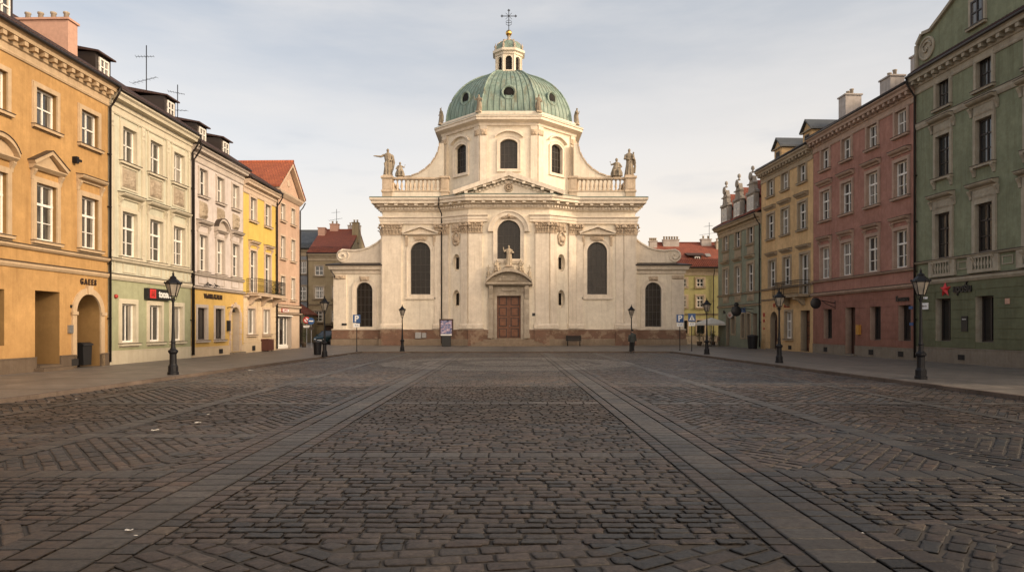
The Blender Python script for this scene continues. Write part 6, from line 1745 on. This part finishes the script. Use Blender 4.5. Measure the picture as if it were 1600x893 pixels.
# litter and pigeons
random.seed(11)
def scrap(px, py, lb, s=.12):
    s *= .6
    Y = 2027/(py-511); X = (px-795)*Y/F; b = MB(); n = 5; idx = {}
    for i in range(n):
        for j in range(n):
            idx[i, j] = b.P(((i/(n-1)-.5)*s*1.6+random.uniform(-.2, .2)*s, (j/(n-1)-.5)*s+random.uniform(-.2, .2)*s, random.uniform(0, .3)*s))
    for i in range(n-1):
        for j in range(n-1): b.fi([idx[i, j], idx[i+1, j], idx[i+1, j+1], idx[i, j+1]])
    o = b.done('paper_scrap', M['scrap']); z = .012 if kx(kerbL, Y) < X < kx(kerbR, Y) else .115; o.location = (X, Y, z); o.rotation_euler.z = random.random()*6
    tag(o, lb, 'litter', 'scraps of paper on the cobbles')
for px, py, lb, s in ((243, 673, 'largest crumpled white paper on the left cobbles', .13), (309, 661, 'flat white scrap right of the largest crumpled paper', .11), (325, 648, 'small pale scrap above the flat white one', .09), (201, 830, 'folded white scrap on the left slab strip near the viewer', .075), (212, 838, 'tiny white scrap just below the folded one', .035),
    (392, 579, 'white scrap by the left kerb in front of the yellow house', .2), (182, 610, 'small scrap by the left kerb below the orange house', .07), (76, 628, 'scrap at the left kerb nearest the edge of the picture', .07), (119, 624, 'flattened paper at the left kerb near the orange house', .08), (255, 598, 'scrap at the kerb under the first left lamp', .07),
    (520, 556, 'white litter on the pavement by the left lamp and bin', .16), (545, 554, 'pale litter beside the left kerb corner', .2), (1330, 586, 'pale scrap at the right kerb between two lamps', .1), (1210, 573, 'tiny white scrap at the right kerb by the yellow house', .1), (1461, 607, 'scrap at the right kerb nearest the large lamp', .06), (1348, 834, 'tiny white chip on the right foreground stones', .03), (562, 636, 'tiny pale chip on the central cobbles', .05)): scrap(px, py, lb, s)
def pigeon(parent_pos, rz, lb):
    o = blob([('t', [(-.14, 0, .1), (-.02, 0, .12), (.08, 0, .15), (.11, 0, .22)], [.025, .065, .055, .03]), ('e', (.12, 0, .25), (.032, .026, .028)), ('t', [(.14, 0, .25), (.175, 0, .24)], [.01, .005]), ('t', [(-.1, 0, .1), (-.24, 0, .07)], [.03, .02]), ('t', [(0, .02, .08), (0, .02, 0)], [.008, .008]), ('t', [(0, -.02, .08), (0, -.02, 0)], [.008, .008])], 'pigeon', M['dark'], .008, 1)
    o.location = parent_pos; o.rotation_euler.z = rz; tag(o, lb, 'pigeon', 'pigeons on the ledge of the white house')
for Y, lb in ((42.2, 'dark pigeon sitting left on the ledge of the white house'), (42.6, 'dark pigeon second from the left on the white house ledge'), (43.5, 'dark pigeon sitting alone on the white house ledge')):
    pigeon((AL+SL*Y+.14, Y, 4.42), angL+(.3 if Y < 42.4 else 2.6), lb)

# ------------------------------------------------------------------ camera, light, sky
cam = bpy.data.cameras.new('camera'); co = bpy.data.objects.new('camera', cam); COL.objects.link(co)
cam.sensor_width = 36; cam.lens = 36*F/1600; co.location = (0, 0, 1.9); co.rotation_euler = (PI/2, 0, 0)
cam.shift_x = (800-795)/1600; cam.shift_y = (511-446.5)/1600; cam.clip_start = .1; cam.clip_end = 3000
S.camera = co
SUN_EL, SUN_AZ = 22.0, 17.0      # azimuth: degrees from +x towards the camera side (-y)
sd = bpy.data.lights.new('sun', 'SUN'); sd.energy = 3.4; sd.angle = R_(7); sd.color = (1, .76, .52)
so = bpy.data.objects.new('sun', sd); COL.objects.link(so)
v = Vector((math.cos(R_(SUN_EL))*math.cos(R_(SUN_AZ)), -math.cos(R_(SUN_EL))*math.sin(R_(SUN_AZ)), math.sin(R_(SUN_EL))))
so.rotation_euler = v.to_track_quat('Z', 'Y').to_euler(); so.location = (40, -10, 40)
w = bpy.data.worlds.new('World'); S.world = w; w.use_nodes = True; t = w.node_tree; bg = t.nodes['Background']
sky = N(t, 'ShaderNodeTexSky'); sky.sky_type = 'NISHITA'; sky.sun_disc = False; sky.sun_elevation = R_(SUN_EL); sky.sun_rotation = math.atan2(v.x, v.y)
sky.air_density = 1.2; sky.dust_density = 2.0
t.links.new(sky.outputs[0], bg.inputs[0]); bg.inputs[1].default_value = .035
tc = N(t, 'ShaderNodeTexCoord'); sp = N(t, 'ShaderNodeSeparateXYZ'); t.links.new(tc.outputs['Generated'], sp.inputs[0])
col = t.nodes.new('ShaderNodeValToRGB'); t.links.new(sp.outputs[2], col.inputs[0]); e = col.color_ramp.elements
stops = [(0., (.98, .80, .65)), (.12, (.98, .87, .77)), (.24, (.84, .80, .77)), (.42, (.49, .525, .58)), (.7, (.24, .28, .35))]
while len(e) < len(stops): e.new(.5)
for el, (p, c) in zip(e, stops): el.position = p; el.color = (*c, 1)
# cool towards the left, warm towards the sun
rt = ramp(t, sp.outputs[0], [(0., (.93, .96, 1.0)), (.5, (1.04, 1.0, .95))])
mpx = N(t, 'ShaderNodeMath', operation='MULTIPLY_ADD'); t.links.new(sp.outputs[0], mpx.inputs[0]); mpx.inputs[1].default_value = .5; mpx.inputs[2].default_value = .5
rt.node.color_ramp.elements[0].position = .25; rt.node.color_ramp.elements[1].position = .7
t.links.new(mpx.outputs[0], rt.node.inputs[0])
c = mixc(t, 1.0, col.outputs[0], rt, 'MULTIPLY')
mp = N(t, 'ShaderNodeMapping'); mp.inputs['Scale'].default_value = (1.2, 1.2, 5.5); mp.inputs['Rotation'].default_value = (0, .25, 0); t.links.new(tc.outputs['Generated'], mp.inputs[0])
n1 = noise(t, mp.outputs[0], 1.7, 7, .55)
# warm fill glow added to the unseen sky behind the viewer, lighting the church
gl = N(t, 'ShaderNodeVectorMath', operation='DOT_PRODUCT'); t.links.new(tc.outputs['Generated'], gl.inputs[0]); gl.inputs[1].default_value = Vector((.52, -.84, .16)).normalized()
c = mixc(t, ramp(t, gl.outputs['Value'], [(.6, 0.), (.96, 1.)]), c, (5.0, 3.95, 2.95))
c = mixc(t, ramp(t, n1, [(.46, 0.), (.7, .55)]), c, (.90, .84, .78))
c = mixc(t, ramp(t, n1, [(.26, .55), (.46, 0.)]), c, (.42, .46, .53))
bg2 = N(t, 'ShaderNodeBackground'); t.links.new(c, bg2.inputs[0]); bg2.inputs[1].default_value = .93
ad = N(t, 'ShaderNodeAddShader'); t.links.new(bg.outputs[0], ad.inputs[0]); t.links.new(bg2.outputs[0], ad.inputs[1])
t.links.new(ad.outputs[0], t.nodes['World Output'].inputs[0])
S.view_settings.view_transform = 'Standard'; S.view_settings.look = 'None'; S.view_settings.exposure = 0; S.view_settings.gamma = 1
S.cycles.max_bounces = 6; S.cycles.use_denoising = True
